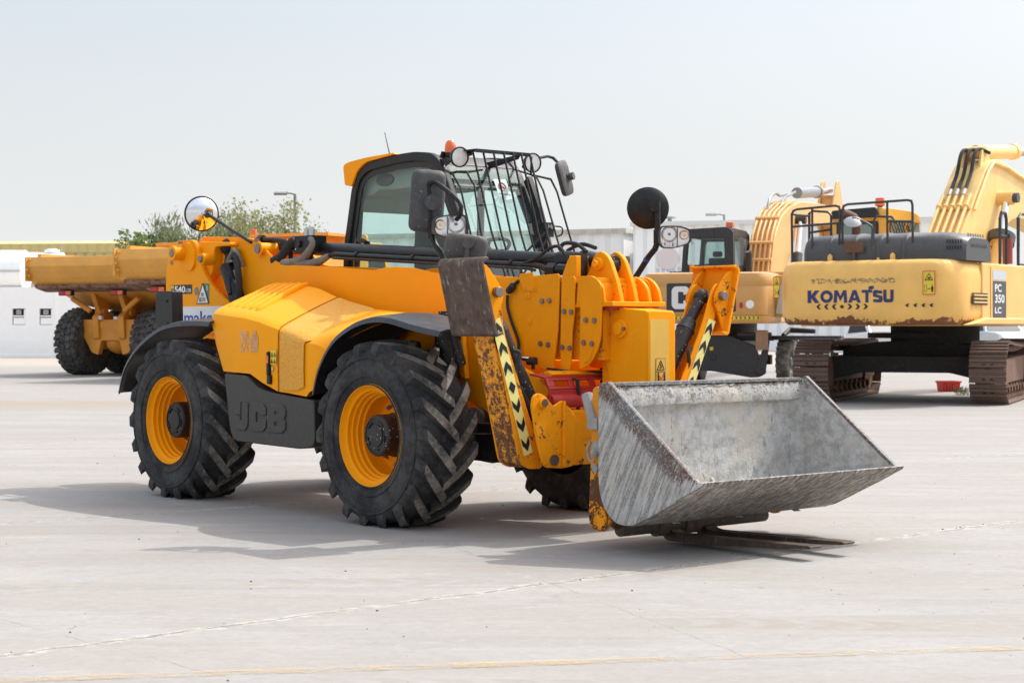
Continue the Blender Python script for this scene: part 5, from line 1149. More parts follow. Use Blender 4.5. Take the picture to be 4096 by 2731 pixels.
# parked white pick-up behind the crawler excavator
wp = paint('car_white', (.78,.78,.77), .25, .03, .06, coat=.5); sp_ = paint('car_silver', (.50,.56,.60), .25, .03, .06, coat=.5)
PU = empty('parked_car', (12.0, 58.5, 0), R(-65)); tag(PU, 'white car parked behind the crawler excavator, glimpsed under its body', 'car', 'cars parked behind the excavators')
k = MB(); bp_ = fil([(-2.5,.45),(-2.55,.95),(-.6,1.02),(-.3,1.05),(.35,1.12),(.8,1.15),(1.7,1.10),(2.3,1.0),(2.5,.85),(2.52,.45)], .12); k.prism(bp_, 'y', -.88, .88); k.build('body', wp, PU, bev=.05)
k = MB(); k.loft([[(-.65,-.82,1.02),(.75,-.82,1.12),(.75,.82,1.12),(-.65,.82,1.02)],[(-.5,-.66,1.66),(.15,-.66,1.68),(.15,.66,1.68),(-.5,.66,1.66)]]); cbn = k.build('cabin', wp, PU, bev=.04)
k = MB(); k.add([(.745,-.72,1.16),(.745,.72,1.16),(.22,.60,1.63),(.22,-.60,1.63)], [(0,1,2,3)]); k.build('windscreen', M['ink'], cbn); k = MB()
for s in (-1,1): k.add([(-.5,s*.812,1.10),(.55,s*.812,1.16),(.1,s*.69,1.60),(-.42,s*.69,1.60)], [(0,1,2,3)])
k.build('side_window', M['ink'], cbn)
for s in (-1,1):
    k = MB(); k.prism(fil([(2.05,.82),(2.10,1.0),(2.46,.93),(2.50,.80)], .04), 'y', s*.62, s*.885); k.build('headlight', M['lamp'], PU, bev=.02)
    for xw in (-1.55, 1.55):
        k = MB(); k.lathe([(.24,.0),(.36,.02),(.38,.06),(.38,.2),(.36,.24),(.24,.26)], (xw, s*.66, .38), (0,s,0), 24); wh = k.build('wheel', M['rubber'], PU); k = MB(); k.lathe([(.24,.20),(.22,.24),(.06,.22),(.0,.23)], (xw, s*.66, .38), (0,s,0), 20); k.build('wheel_rim', M['silver'], wh)
k = MB(); k.box((2.50,-.5,.55),(2.56,.5,.80)); k.build('grille', M['ink'], PU, bev=.01)

P2 = copy_tree(PU); P2.location = (19.6, 72, 0); P2.rotation_euler = (0,0,R(-80)); tag(P2, 'silver blue car parked beyond the right track of the crawler excavator', 'car')
for o_ in P2.children:
    if o_.name.startswith(('body', 'cabin')): o_.data = o_.data.copy(); o_.data.materials[0] = sp_
# ================================================================== CRAWLER EXCAVATOR (local: x right, y forward, z up)
KY = (.86,.52,.15)
MK = dict(body=paint('faded_yellow_paint', KY, .42, .08, .15, scratch=.35, coat=.1),
    cw=paint('scuffed_counterweight_paint', (.87,.50,.125), .45, .08, .10, rust=(.08,2.6), grad=('z',1.60,1.38,.26), scratch=.5, rustcol=(.11,.045,.022)),
    boom=paint('faded_boom_paint', (.90,.60,.215), .42, .08, .15, rust=(.04,5), scratch=.3),
    hood=paint('dark_grey_hood', (.055,.058,.062), .38, .12, .2), track=paint('rusty_track_shoe', (.15,.092,.068), .6, .25, .45, dustcol=(.30,.23,.17)),
    gear=paint('rusty_track_frame', (.17,.08,.048), .75, .3, .4, rust=(.3,6), dustcol=(.28,.19,.13)), rail=paint('handrail_black', (.03,.032,.036), .45, .2, .15, rust=(.10,8)), cabin=paint('cab_deep_yellow', (.74,.40,.05), .4, .06, .12))
KO = empty('crawler_excavator', (7.742, 32.83, 0), R(-34)); tag(KO, 'pale yellow crawler excavator seen from behind with rust stained counterweight and steel tracks', 'excavator')
k = MB()
def cwring(z, d, r, q=1.0):      # plan outline of the counterweight at height z, inset d
    P = fil([(-1.66+d,-2.0),(-1.66+d,-2.85),(-1.48+d,-3.24+d),(-1.0,-3.33+d),(1.0,-3.33+d),(1.42-d,-3.26+d),(1.63-d,-2.85),(1.63-d,-2.0)], [0,r,r,.6,.6,r,r,0], 5)
    return [(x*q, y, z) for x, y in P]
k.loft([cwring(1.36,.10,.2), cwring(1.40,.05,.2), cwring(1.50,.015,.2), cwring(1.56,0,.2), cwring(2.20,0,.2), cwring(2.36,.03,.2), cwring(2.43,.08,.2), cwring(2.455,.16,.2)], 0, True, True)
cw = k.build('counterweight', MK['cw'], KO, ang=40)
k = MB(); X3, Z3 = (1,0,0), (0,0,1)
def komatsu():
    T = MB(); hgt = .215; xs = 0
    G = dict(K=[[(0,0),(0,1),(.3,1),(.3,.62),(.62,1),(1,1),(.60,.52),(1,0),(.62,0),(.3,.42),(.3,0)]], O=[circ(.5,.5,.5,28), circ(.5,.5,.24,20)],
        M=[[(0,0),(.06,1),(.30,1),(.5,.55),(.70,1),(.94,1),(1,0),(.76,0),(.73,.60),(.5,.12),(.27,.60),(.24,0)]], A=[[(0,0),(.36,1),(.64,1),(1,0),(.72,0),(.66,.18),(.34,.18),(.28,0)],[(.41,.38),(.59,.38),(.5,.68)]],
        T=[[(.35,0),(.35,.78),(0,.78),(0,1),(1,1),(1,.78),(.65,.78),(.65,0)]], U=[fil([(0,1),(.32,1),(.32,.26),(.68,.26),(.68,1),(1,1),(1,0),(0,0)], [0,0,.14,.14,0,0,.3,.3])],
        S=[fil([(.95,.92),(.95,.70),(.40,.72),(.38,.62),(.98,.52),(1,.12),(.80,0),(.04,.04),(.04,.27),(.62,.24),(.62,.36),(.02,.46),(.0,.86),(.20,1)], .06)])
    for ch, w_ in (('K',.235),('O',.245),('M',.265),('A',.245),('T',.20),('S',.185),('U',.195)):
        me = shape2d([[(px*w_*.95, py*hgt) for px, py in p] for p in G[ch]]); T.mesh2d(me, (xs,0,0), (1,0,0), (0,1,0)); xs += w_
    T.add([(1.115,.215,0),(1.19,.225,0),(1.19,.285,0),(1.115,.275,0)], [(0,1,2,3)]); T.add([(1.195,.232,0),(1.21,.232,0),(1.21,.285,0),(1.195,.285,0)], [(0,1,2,3)])
    return T
T_ = komatsu(); k.add([(-.96 + x, -3.334, 1.735 + y) for x, y, z in T_.v], T_.f, 0)
k.build('maker_lettering', MK.setdefault('navy', paint('navy_print', (.02,.028,.13), .45, .2, .15, rust=(.13,16), rustcol=(.5,.32,.10))), cw, flat=True)
k = MB()
for i in range(7):
    x0 = -.80 + i*.143
    pts = [(.0,.045),(.045,.09),(.09,.09),(.05,.045),(.09,0),(.045,0)] if i < 3 else ([(.0,.045),(.045,.08),(.09,.045),(.045,.01)] if i == 3 else [(.09,.045),(.045,.09),(0,.09),(.04,.045),(0,0),(.045,0)])
    k.poly((x0,-3.334,1.625), X3, Z3, pts)
for i in range(5):
    if i != 4: k.poly((.80 + i*.14,-3.334,1.655), X3, Z3, [(.0,.03),(.04,.06),(.08,.055),(.05,.03),(.07,0),(.03,.005)])
k.build_each('chevron_mark', M['ink'], cw, flat=True)
random.seed(8); k = MB()
for i in range(190):
    x0 = -.90 + random.random()*1.5; k.poly((x0,-3.3335,2.06 + random.random()*.075), X3, Z3, [(0,0),(random.uniform(.01,.05),random.uniform(-.01,.01)),(random.uniform(.01,.04),random.uniform(.01,.03)),(0,random.uniform(.01,.02))])
k.build('worn_lettering', plain('worn_grey_print', (.42,.31,.14), .7), cw, flat=True)
def warn(parent, o, ux, w_, h_):
    k = MB(); o = Vector(o); ux = Vector(ux); n = ux.cross(Vector(Z3))
    k.quad(o, ux, Z3, w_, h_, 1); k.quad(o + n*.002 + ux*.012 + Vector((0,0,.012)), ux, Z3, w_-.024, h_-.024, 0)
    def P(pts, mi, d): k.poly(o + n*d, ux, Z3, [(x*w_, y*h_) for x, y in pts], mi)
    P([(.14,.60),(.86,.60),(.5,.92)], 2, .003); P([(.25,.635),(.75,.635),(.5,.86)], 0, .004); P([(.38,.66),(.62,.65),(.66,.70),(.5,.76),(.42,.72)], 2, .005)
    P([(.12,.12),(.34,.12),(.34,.40),(.12,.40)], 2, .003); P([(.15,.14),(.31,.14),(.31,.38),(.15,.38)], 0, .004)
    P([(.38,.25),(.45,.29),(.45,.265),(.56,.265),(.56,.29),(.63,.25),(.56,.21),(.56,.235),(.45,.235),(.45,.21)], 2, .003)
    P([(.68,.20),(.66,.34),(.88,.34),(.86,.20),(.84,.10),(.78,.10),(.78,.2),(.76,.2),(.76,.10),(.70,.10)], 2, .003); P(circ(.77,.39,.05,10,.035), 2, .003)
    return k.build('warning_decal', [M['label_yellow'], M['redink'], M['ink']], parent, flat=True)
warn(cw, (1.10,-3.318,1.86), Vector((1,.06,0)).normalized(), .21, .39); warn(cw, (-1.64,-3.262,1.83), Vector((.96,-.25,0)).normalized(), .15, .37)
k = MB()
for x_, y_ in ((-.70,-3.0),(.20,-3.05),(.44,-3.0),(1.0,-2.9)): k.prism([(-.045,0),(.045,0),(.04,.10),(.0,.14),(-.04,.10)] if x_ == .44 or x_ < 0 else [(-.02,0),(.02,0),(.02,.05),(-.02,.05)], 'y', y_, y_+.05, 0, Matrix.Translation((x_,0,2.45)))
k.build('lifting_eye', MK['body'], cw, bev=.008)
# house: right side panels, deck, left side
k = MB(); k.prism(fil([(-2.0,1.42),(-2.0,2.42),(2.6,2.42),(2.6,1.42)], .04), 'x', 1.55, 1.655); k.box((-1.72,-2.0,1.34),(1.55,2.4,1.50)); k.box((-1.72,-2.0,1.50),(-1.0,-.2,2.42)); k.box((-1.0,-2.0,1.5),(1.55,1.2,2.40)); k.prism([(-2.9,1.36),(-2.0,1.36),(2.6,1.36),(2.6,1.48),(-2.0,1.48)], 'x', 1.60, 1.72)
hs = k.build('house', MK['body'], KO, bev=.03)
k = MB(); k.box((1.652,-1.6,1.42),(1.668,-.75,2.36),0); k.quad((1.671,-1.52,1.42), (0,1,0), Z3, .70, .70, 1)
for b_, z_, h_ in (('PC',1.93,.14),('350',1.74,.15),('LC',1.56,.11)): k.mesh2d(text2d(b_, h_, .34 if b_ != '350' else .5, bold=.03), (1.674,-1.42,z_), (0,1,0), Z3, 2)
k.quad((1.672,-1.52,2.14), (0,1,0), Z3, .70, .16, 3); k.box((1.652,-2.5,1.70),(1.660,-1.75,1.90),4)
for z_ in (1.73, 1.79, 1.85): k.box((1.66,-2.45,z_),(1.675,-1.78,z_+.025),0)
k.build('side_panel', [MK['body'], plain('grey_decal', (.06,.065,.07), .5), M['white'], plain('pale_decal', (.55,.60,.62), .5), M['ink']], hs)
k = MB()
def hr(x, s): 
    P = fil([(-2.95,2.44),(-2.95,2.68),(-2.85,2.86),(-2.62,2.93),(-1.7,2.93),(-1.45,2.86),(-1.35,2.44)], [0,.15,.15,.2,.15,.1,0], 5); c_ = (-2.2, 2.44)
    return [(x, c_[0] + (p[0]-c_[0])*s, c_[1] + (p[1]-c_[1])*s) for p in P]
R_ = [hr(-1.42,.86), hr(-1.36,.97)]
for x_ in (-.92,-.46,.0,.45): R_ += [hr(x_-.05,1.0), hr(x_-.03,1.025), hr(x_+.03,1.025), hr(x_+.05,1.0)]
R_ += [hr(1.02,1.0), hr(1.16,.98), hr(1.30,.93), hr(1.44,.83), hr(1.48,.78)]
k.loft(R_, 0, True, True); hd_ = k.build('engine_hood', MK['hood'], KO, ang=40)
k = MB()
for j in range(3):
    for i in range(7):
        z_ = (2.67, 2.76, 2.845)[j]; yy = -2.55 + i*.12
        xx = 1.475 - (0 if j == 0 else (.02 if j == 1 else .06)); k.quad((xx+.012, yy, z_), (0,1,0), Vector((-.25 if j else -.1,0,1)).normalized(), .07, .06)
        
for j in range(2):
    for i in range(6): k.quad((1.20 + i*.042,-2.955 + i*.014 - j*.0 + .01*j, 2.62 + j*.10), (1,.30,0), (0,.05,1), .026, .06)
k.build_each('hood_grille', M['ink'], hd_, flat=True)
k = MB(); k.tube([(-.80,-2.0,2.9),(-.80,-2.0,3.12),(-.83,-2.05,3.25),(-.95,-2.3,3.33)], .085, 14, 0, 3); k.build('exhaust', MK['gear'], KO)
k = MB(); k.quad((-.60,-3.02,2.60), X3, Z3, .36, .19); k.tube([(-.42,-3.0,2.45),(-.42,-3.0,2.6)], .02, 6); k.build('rusty_plate', MK['gear'], KO, flat=True)
# hand rails: each bent rail its own part
def rail(*paths):
    k = MB()
    for p in paths: k.tube(p, .0215, 10)
    return k.build('handrail', MK['rail'], KO)
yr = -2.9
rail([(-1.62,yr,2.44),(-1.63,yr,3.30),(-1.60,yr,3.36),(-1.52,yr,3.385),(-.80,yr,3.42),(-.74,yr,3.40),(-.72,yr,3.33),(-.74,yr,2.44)], [(-1.63,yr,3.08),(-.735,yr,3.12)], [(-1.24,yr,3.39),(-1.24,yr,2.44)])
rail([(-1.57,-2.3,2.46),(-1.57,-2.3,3.35),(-1.50,-2.3,3.385),(-1.22,-2.3,3.36),(-1.15,-2.3,3.30),(-1.15,-2.3,2.9)], [(-1.57,-2.3,3.0),(-1.15,-2.3,3.05)], [(-1.63,yr,3.30),(-1.57,-2.3,3.30)])
rail([(-.67,yr,2.44),(-.68,yr,3.33),(-.65,yr,3.41),(-.58,yr,3.435),(.50,yr,3.465),(.57,yr,3.45),(.59,yr,3.38),(.60,yr,2.44)], [(.14,yr,3.455),(.15,yr,2.44)], [(.15,yr,3.12),(.59,yr,3.10)])
rail([(-1.05,-.6,2.5),(-1.05,-.6,3.30),(-1.0,-.6,3.36),(-.7,-.6,3.34),(-.6,-.6,3.2)])
k = MB(); k.tube([(-.12,-2.9,2.44),(-.12,-2.9,2.95)], [.06,.03], 8); k.tube([(-.12,-2.9,2.95),(-.14,-2.92,3.05),(-.30,-2.95,3.14),(-.46,-2.97,3.20)], .022, 8, 0, 3); k.lathe([(.0,-.02),(.14,-.01),(.16,0),(.16,.01),(.10,.05),(.0,.06)], (-.44,-2.99,3.12), Vector((.25,-.55,.80)), 24, 1); k.build('mirror', [MK['hood'], plain('mirror_back_grey', (.40,.41,.41), .4, .3)], KO)
# cab
k = MB(); cb = fil([(-1.72,3.50),(-1.60,3.58),(-.72,3.60),(-.62,3.52),(-.60,2.2),(-1.74,2.2)], [.08,.08,.1,.1,0,0]); 
k.prism(cb, 'y', .40, .52); k.prism(cb, 'y', 2.0, 2.1); k.prism([(.4,2.2),(.4,2.75),(2.1,2.75),(2.3,2.2)], 'x', -1.74, -.60); k.prism(fil([(.35,3.46),(.4,3.58),(1.6,3.58),(2.05,3.44),(2.1,3.36),(.40,3.36)], .05), 'x', -1.74, -.60); k.prism([(1.3,2.7),(1.45,2.7),(1.38,3.4),(1.25,3.4)], 'x', -.66, -.60)
cab2 = k.build('cab', MK['cabin'], KO, bev=.03)
k = MB(); k.prism(rrect(-1.64,2.80,-.78,3.34,.06), 'y', .385, .41, 0); k.prism(fil([(-1.74,3.40),(-1.70,3.56),(-.80,3.60),(-.74,3.40)], .05), 'y', .30, .43, 0); k.build('window', [M['ink']], cab2, bev=.01)
k = MB(); k.quad((-1.56,.378,2.86), X3, Z3, .70, .42); k.add([(-.592,.55,2.78),(-.592,1.25,2.78),(-.592,1.22,3.36),(-.592,.55,3.38)], [(0,1,2,3)]); k.add([(-.592,1.48,2.78),(-.592,2.1,2.78),(-.592,2.0,3.34),(-.592,1.4,3.36)], [(0,1,2,3)]); k.build('window_pane', plain('reflecting_pane', (.20,.26,.25), .08, .3), cab2, flat=True)
k = MB(); k.cyl((-.92,.8,3.58),(-.92,.8,3.66),.05,n=14,mi=1); k.lathe([(.095,0),(.095,.03),(.085,.15),(.0,.155)], (-.92,.8,3.65), Z3, 18, 0); k.build('beacon', [M['orange_lens'], M['ink']], cab2)
k = MB()
for i in range(7):
    for sg in (1,-1): k.tube([(-.585, .5+i*.14, 2.8 if sg > 0 else 3.36),(-.585, .5+i*.14+.56*.9, 3.36 if sg > 0 else 2.8)], .006, 4)
k.build('window_guard', MK['rail'], cab2)
# boom: side profile in (y, z)
bp = fil([(-.05,2.1),(.35,2.5),(1.2,3.35),(2.05,4.2),(2.42,4.52),(2.85,4.64),(3.5,4.58),(7.4,3.98),(7.4,3.28),(4.9,3.52),(4.0,3.53),(3.4,3.33),(2.75,2.7),(2.05,2.0)], [.1,.3,.3,.25,.2,.2,.3,.1,.1,.3,.3,.4,.4,.1])
k = MB(); k.prism(bp, 'x', -.12, .56); bo = k.build('boom', MK['boom'], KO, bev=.03)
bo.location.x = -.32; cab2.location.x = -.42
k = MB()
def along(x, off, ys):      # points riding on the boom's rear face
    out = []
    for y in ys: out.append((x, y - off*.70, 2.5 + (y-.35)*1.0 + off*.70))
    return out
for i in range(5):
    x_ = -.06 + i*.135
    k.tube(along(x_, .07, (.68 if i else .5, 1.1, 1.66)), .034, 8)
    k.tube([(x_ + (.0 if i == 0 else .12), .36, 2.62),(x_, .62, 2.82)], .034, 8)
    for y_ in (.82, 1.42): k.tube(along(x_, .07, (y_, y_+.035)), .055, 8)
for z_ in (.84, 1.44): k.tube([(-.12, z_-.04, 2.5+(z_-.35)*1.0),(.56, z_-.04, 2.5+(z_-.35)*1.0)], .035, 6)
k.tube([(.60,1.5,3.55),(.60,2.3,4.35),(.60,2.6,4.54),(.60,3.4,4.50),(.60,6.0,4.1)], .032, 8)
k.build('boom_pipes', MK['boom'], bo)
k = MB()
for i in range(3):
    x_ = .06 + i*.14; k.tube(along(x_, .07, (1.68, 1.90)) + [(x_, 2.05, 4.32),(x_, 2.25, 4.68),(x_+.02, 2.45, 4.80),(x_+.14, 2.7, 4.74)], .036, 10, 0, 4)
k.build('hose', M['hose'], bo)
k = MB()
for i in range(3): k.tube(along(.06+i*.14, .07, (1.65, 1.76)), .05, 8)
k.build('hose_fitting', plain('fitting_grey', (.45,.42,.36), .5, .4), bo)
k = MB(); k.cyl((.22,2.65,4.76),(.22,4.9,4.95),.145,n=20,mi=0); k.cyl((.22,4.8,4.945),(.22,5.0,4.96),.165,n=20,mi=0); k.cyl((.22,4.9,4.95),(.22,6.8,5.10),.085,n=16,mi=1); k.cyl((.02,2.65,4.76),(.42,2.65,4.76),.12,n=14); k.prism([(2.3,4.35),(2.45,4.78),(2.75,4.84),(2.95,4.55)], 'x', .02, .06); k.prism([(2.3,4.35),(2.45,4.78),(2.75,4.84),(2.95,4.55)], 'x', .38, .42); k.build('arm_cylinder', [MK['boom'], M['silver']], bo)
k = MB(); k.prism(fil([(6.6,5.15),(7.0,5.25),(7.9,4.2),(8.2,2.2),(7.8,2.1),(7.0,3.5)], .1), 'x', -.02, .46); k.build('arm', MK['boom'], bo, bev=.03)
k = MB(); k.cyl((.72,3.0,3.85),(.76,2.45,2.95),.075,n=18,mi=1); k.cyl((.76,2.47,2.98),(.80,1.9,1.95),.13,n=20,mi=0); k.cyl((.76,2.51,3.06),(.76,2.46,2.96),.17,n=20,mi=0); k.tube([(.55,3.0,3.86),(.86,3.0,3.86)], .14, 18, 0); k.cyl((.86,3.0,3.86),(.96,3.0,3.86),.10,n=16,mi=2); k.lathe([(.20,0),(.27,.01),(.27,.20),(.20,.21)], (.77,2.47,2.93), Vector((0,.5,.86)), 22, 2); k.build('boom_cylinder', [MK['boom'], M['chrome'], MK['hood']], bo)
k = MB()
k.tube([(1.45,-.5,2.42),(1.45,-.5,3.25),(1.45,-.42,3.36),(1.45,-.22,3.36),(1.45,-.16,3.26),(1.45,-.16,2.42)], .028, 8); k.tube([(1.45,-.5,2.95),(1.45,-.16,2.95)], .022, 6)
k.tube([(1.25,.1,2.6),(1.25,.1,3.1)], .03, 8); k.tube([(1.5,.35,2.42),(1.5,.35,3.3),(1.5,.5,3.38),(1.5,1.3,3.38)], .028, 8); k.tube([(1.5,.35,2.46),(1.5,1.3,2.46)], .02, 6); k.build('handrail', MK['rail'], KO)
k = MB(); k.cyl((1.38,.12,2.46),(1.38,.12,2.92),.09,n=14,mi=0); k.cyl((1.38,.12,2.92),(1.38,.12,3.0),.05,n=12,mi=1); k.build('fire_extinguisher', [paint('dusty_red', (.34,.05,.04), .5, .2, .4), M['ink']], KO)
# undercarriage
k = MB(); k.cyl((.3,.0,1.02),(.3,.0,1.36),.80,n=36); k.cyl((0,0,1.12),(0,0,1.22),.92,n=40); k.prism(fil([(-1.25,.50),(-1.25,.95),(-.6,1.06),(.6,1.06),(1.25,.95),(1.25,.50),(.8,.55),(-.8,.55)], .06), 'y', -.75, .75); k.prism(fil([(-1.3,.40),(-1.3,.80),(1.3,.80),(1.3,.40),(.8,.52),(-.8,.52)], .05), 'y', -1.6, -.7); k.box((-.8,-1.62,.60),(-.72,-1.6,.68)); k.build('undercarriage', paint('undercarriage_black', (.014,.013,.013), .7, .3, .2), KO, bev=.02); _u = [o for o in KO.children if o.name.startswith('undercarriage')][0]; _u.rotation_euler = (0,0,R(12)); _u.location = (-.23,-.07,0)
def track(xc, name='track'):
    rt = empty(name, (-.23,-.07,0), R(12), KO)
    # path: two wheels of radius r joined by straights, in (y, z)
    r = .50; y0, y1 = -1.95, 2.15; zc = .54; w_ = .31
    Ls = (y1-y0); per = 2*Ls + 2*math.pi*r; n = 46; sh = MB()
    def at(s):
        s %= per
        if s < Ls: return (y0+s, zc-r, 0.0)
        s -= Ls
        if s < math.pi*r: a = s/r; return (y1 + r*math.sin(a), zc - r*math.cos(a), a)
        s -= math.pi*r
        if s < Ls: return (y1-s, zc+r - .06*math.sin(math.pi*s/Ls), math.pi)
        s -= Ls; a = s/r; return (y0 - r*math.sin(a), zc + r*math.cos(a), math.pi + a)
    p_ = per/n
    for i in range(n):
        y, z, a = at(i*p_); m_ = Matrix.Translation((xc, y, z)) @ Matrix.Rotation(a, 4, 'X')
        pr = [(-p_*.49,.0),(p_*.47,.0),(p_*.47,-.012),(p_*.44,-.062),(p_*.38,-.062),(p_*.34,-.014),(p_*.08,-.014),(p_*.05,-.048),(-.01,-.048),(-.03,-.014),(-p_*.26,-.014),(-p_*.29,-.048),(-p_*.36,-.048),(-p_*.40,-.014),(-p_*.49,-.012)]
        sh.prism(pr, 'x', -w_, w_, 0, m_)
        for sx in (-.05, .05): sh.quad(m_ @ Vector((sx-.045 if sx < 0 else sx-.01, p_*.18, -.0165)), (1,0,0), m_.to_3x3() @ Vector((0,1,0)), .055, .028, 1)
        lk = [(-p_*.52,.01),(p_*.5,.01),(p_*.5,.10),(-p_*.52,.10)]
        for sx in (-.10, .10): sh.prism(lk, 'x', sx-.025, sx+.025, 2, m_)
    sh.build('track_chain', [MK['track'], M['ink'], MK['gear']], rt)
    fr = MB(); fr.prism(fil([(-1.65,.34),(-1.65,.76),(2.0,.80),(2.0,.34)], .08), 'x', xc-.19, xc+.19); fr.prism(fil([(1.3,.3),(1.5,.82),(2.3,.72),(2.3,.36)], .08), 'x', xc-.235, xc+.235); fr.build('track_frame', MK['gear'], rt, bev=.02)
    for i in range(8):
        k = MB(); yy = -1.35 + i*.44; k.cyl((xc-.17,yy,.235),(xc+.17,yy,.235),.105,n=16); k.cyl((xc-.24,yy,.235),(xc+.24,yy,.235),.06,n=12); k.build('roller', MK['gear'], rt)
    k = MB(); n = 21; P = []
    for i in range(n):
        for da, rr in ((0,.40),(.08,.46),(.16,.46),(.24,.40)): a = (i+da*1.3)*2*math.pi/n; P.append((y0 + rr*math.sin(a), zc + rr*math.cos(a)))
    k.prism(P, 'x', xc-.045, xc+.045); k.cyl((xc-.25,y0,zc),(xc+.25,y0,zc),.26,n=24); k.build('sprocket', MK['gear'], rt, bev=.008)
    k = MB(); k.cyl((xc-.16,y1,zc),(xc+.16,y1,zc),.42,n=28); k.cyl((xc-.24,y1,zc),(xc+.24,y1,zc),.15,n=16); k.build('idler', MK['gear'], rt)
    return rt
track(-1.47); track(1.55)
for o_ in KO.children:
    if o_.name.split('.')[0] in ('engine_hood', 'exhaust', 'rusty_plate', 'mirror', 'handrail') and o_.data is not None and min(v.co.y for v in o_.data.vertices) < -.55: o_.location.x += .17
# ================================================================== WHEELED EXCAVATOR
CY = (.60,.31,.088)
MC = dict(body=paint('tan_yellow_paint', CY, .42, .06, .12, coat=.15), boom=paint('tan_boom_paint', (.74,.40,.125), .42, .06, .12), black=paint('excavator_black', (.022,.023,.026), .45, .2, .2), grey=plain('cylinder_grey', (.27,.28,.29), .35, .4), wood=paint('split_wood_plank', (.40,.23,.14), .85, .3, .2, scratch=.6))
CA = empty('wheeled_excavator', (5.3, 43, 0), R(-20)); tag(CA, 'tan yellow wheeled excavator with black cab behind the telehandler nose', 'excavator')
k = MB()
def caring(z, d): return [(x, y, z) for x, y in fil([(-1.57+d,-1.2),(-1.57+d,-2.3),(-1.40+d,-2.58+d),(1.28-d,-2.58+d),(1.46-d,-2.3),(1.46-d,-1.2)], [0,.25,.25,.25,.25,0], 5)]
k.loft([caring(1.40,.05), caring(1.44,.01), caring(1.50,0), caring(1.56,0), caring(1.575,.02), caring(1.60,0), caring(2.22,0), caring(2.25,.015), caring(2.28,0), caring(2.46,.02), caring(2.54,.06), caring(2.57,.14)]); cwt = k.build('counterweight', MC['body'], CA, ang=40)
k = MB(); k.poly((-.92,-2.583,1.66), X3, Z3, rrect(0,0,1.62,.66,.05), 0)
T2 = MB(); 
G2 = dict(C=[fil([(1,.64),(1,.86),(.84,1),(.16,1),(0,.86),(0,.14),(.16,0),(.84,0),(1,.14),(1,.38),(.66,.38),(.66,.24),(.36,.24),(.36,.76),(.66,.76),(.66,.64)], [0,.1,.1,.1,.1,.1,.1,.1,.1,0,0,.03,.05,.05,.03,0])], A=[[(0,0),(.32,1),(.70,1),(1,0),(.66,0),(.60,.22),(.40,.22),(.34,0)],[(.44,.40),(.56,.40),(.50,.74)]], T=[[(.34,0),(.34,.78),(0,.78),(0,1),(1,1),(1,.78),(.66,.78),(.66,0)]])
for ch, x_ in (('C',.12),('A',.52),('T',1.02)): T2.mesh2d(shape2d([[(px*.42, py*.52) for px, py in p] for p in G2[ch]]), (x_,.07,0), (1,0,0), (0,1,0))
k.add([(-.92 + x, -2.586, 1.66 + y) for x, y, z in T2.v], T2.f, 1); k.poly((-.92,-2.589,1.66), X3, Z3, [(.45,.02),(1.06,.02),(.76,.30)], 2)
k.build('maker_plate', [plain('plate_black', (.03,.031,.034), .5), M['white'], M['label_yellow']], cwt, flat=True)
k = MB(); k.quad((-1.35,-2.584,1.49), X3, Z3, 2.6, .075, 0)
for i in range(26): k.poly((-1.32 + i*.10,-2.587,1.497), X3, Z3, [(.0,.03),(.03,.06),(.06,.06),(.03,.03),(.06,0),(.03,0)] if i < 13 else [(.06,.03),(.03,.06),(0,.06),(.03,.03),(0,0),(.03,0)], 1)
k.build('chevron_tape', [M['label_yellow'], M['ink']], cwt, flat=True)
for xa, xb in ((1.02,.82),(-1.36,-1.17)):
    k = MB(); k.lathe([(.10,.0),(.085,.015),(.0,.018)], (xa,-2.575,1.83), (0,-1,0), 18, 0); k.prism(circ(xb,1.81,.045,14,.075), 'y', -2.592, -2.575, 1); k.build('tail_lamp', [M['lamp'], M['red_lens']], cwt)
k = MB(); k.prism([(-.30,2.56),(-.10,2.56),(-.12,2.68),(-.2,2.72),(-.28,2.68)], 'y', -2.2, -2.15); k.prism([(-.12,2.42),(.0,2.42),(.0,2.52),(-.12,2.54)], 'y', -2.68, -2.56); k.prism([(-.50,2.56),(-.40,2.56),(-.40,2.76),(-.45,2.80),(-.50,2.76)], 'y', -2.1, -2.05); k.build('lifting_eye', MC['body'], cwt, bev=.01)
k = MB(); k.box((-1.55,-1.25,1.42),(1.42,2.2,1.62)); k.box((-.9,-1.3,1.6),(1.42,.6,2.50)); k.box((-1.55,-1.3,1.6),(-.5,-.6,2.50)); k.prism(fil([(1.40,1.55),(1.45,2.5),(1.75,2.5),(2.1,2.48),(2.1,1.55)], .05), 'y', -1.9, -1.0); k.prism([(.5,2.45),(1.6,2.45),(1.6,2.62),(.55,2.62)], 'y', -.9, .2); k.build('house', MC['body'], CA, bev=.03)
k = MB()
for i in range(16): k.box((-1.0 + i*.1,-2.0,2.57),(-.94 + i*.1,-1.4,2.61))
k.build('vent_grille', MC['black'], CA)
k = MB(); k.prism(fil([(1.48,1.62),(1.60,2.30),(1.86,2.22),(1.72,1.62)], .03), 'y', -1.95, -1.92, 0); k.build('side_plate', plain('pale_panel', (.52,.50,.46), .5), CA)
k = MB(); k.tube([(.72,-1.3,2.5),(.72,-1.3,3.0),(.70,-1.34,3.08)], .075, 14); k.build('exhaust', MC['black'], CA)
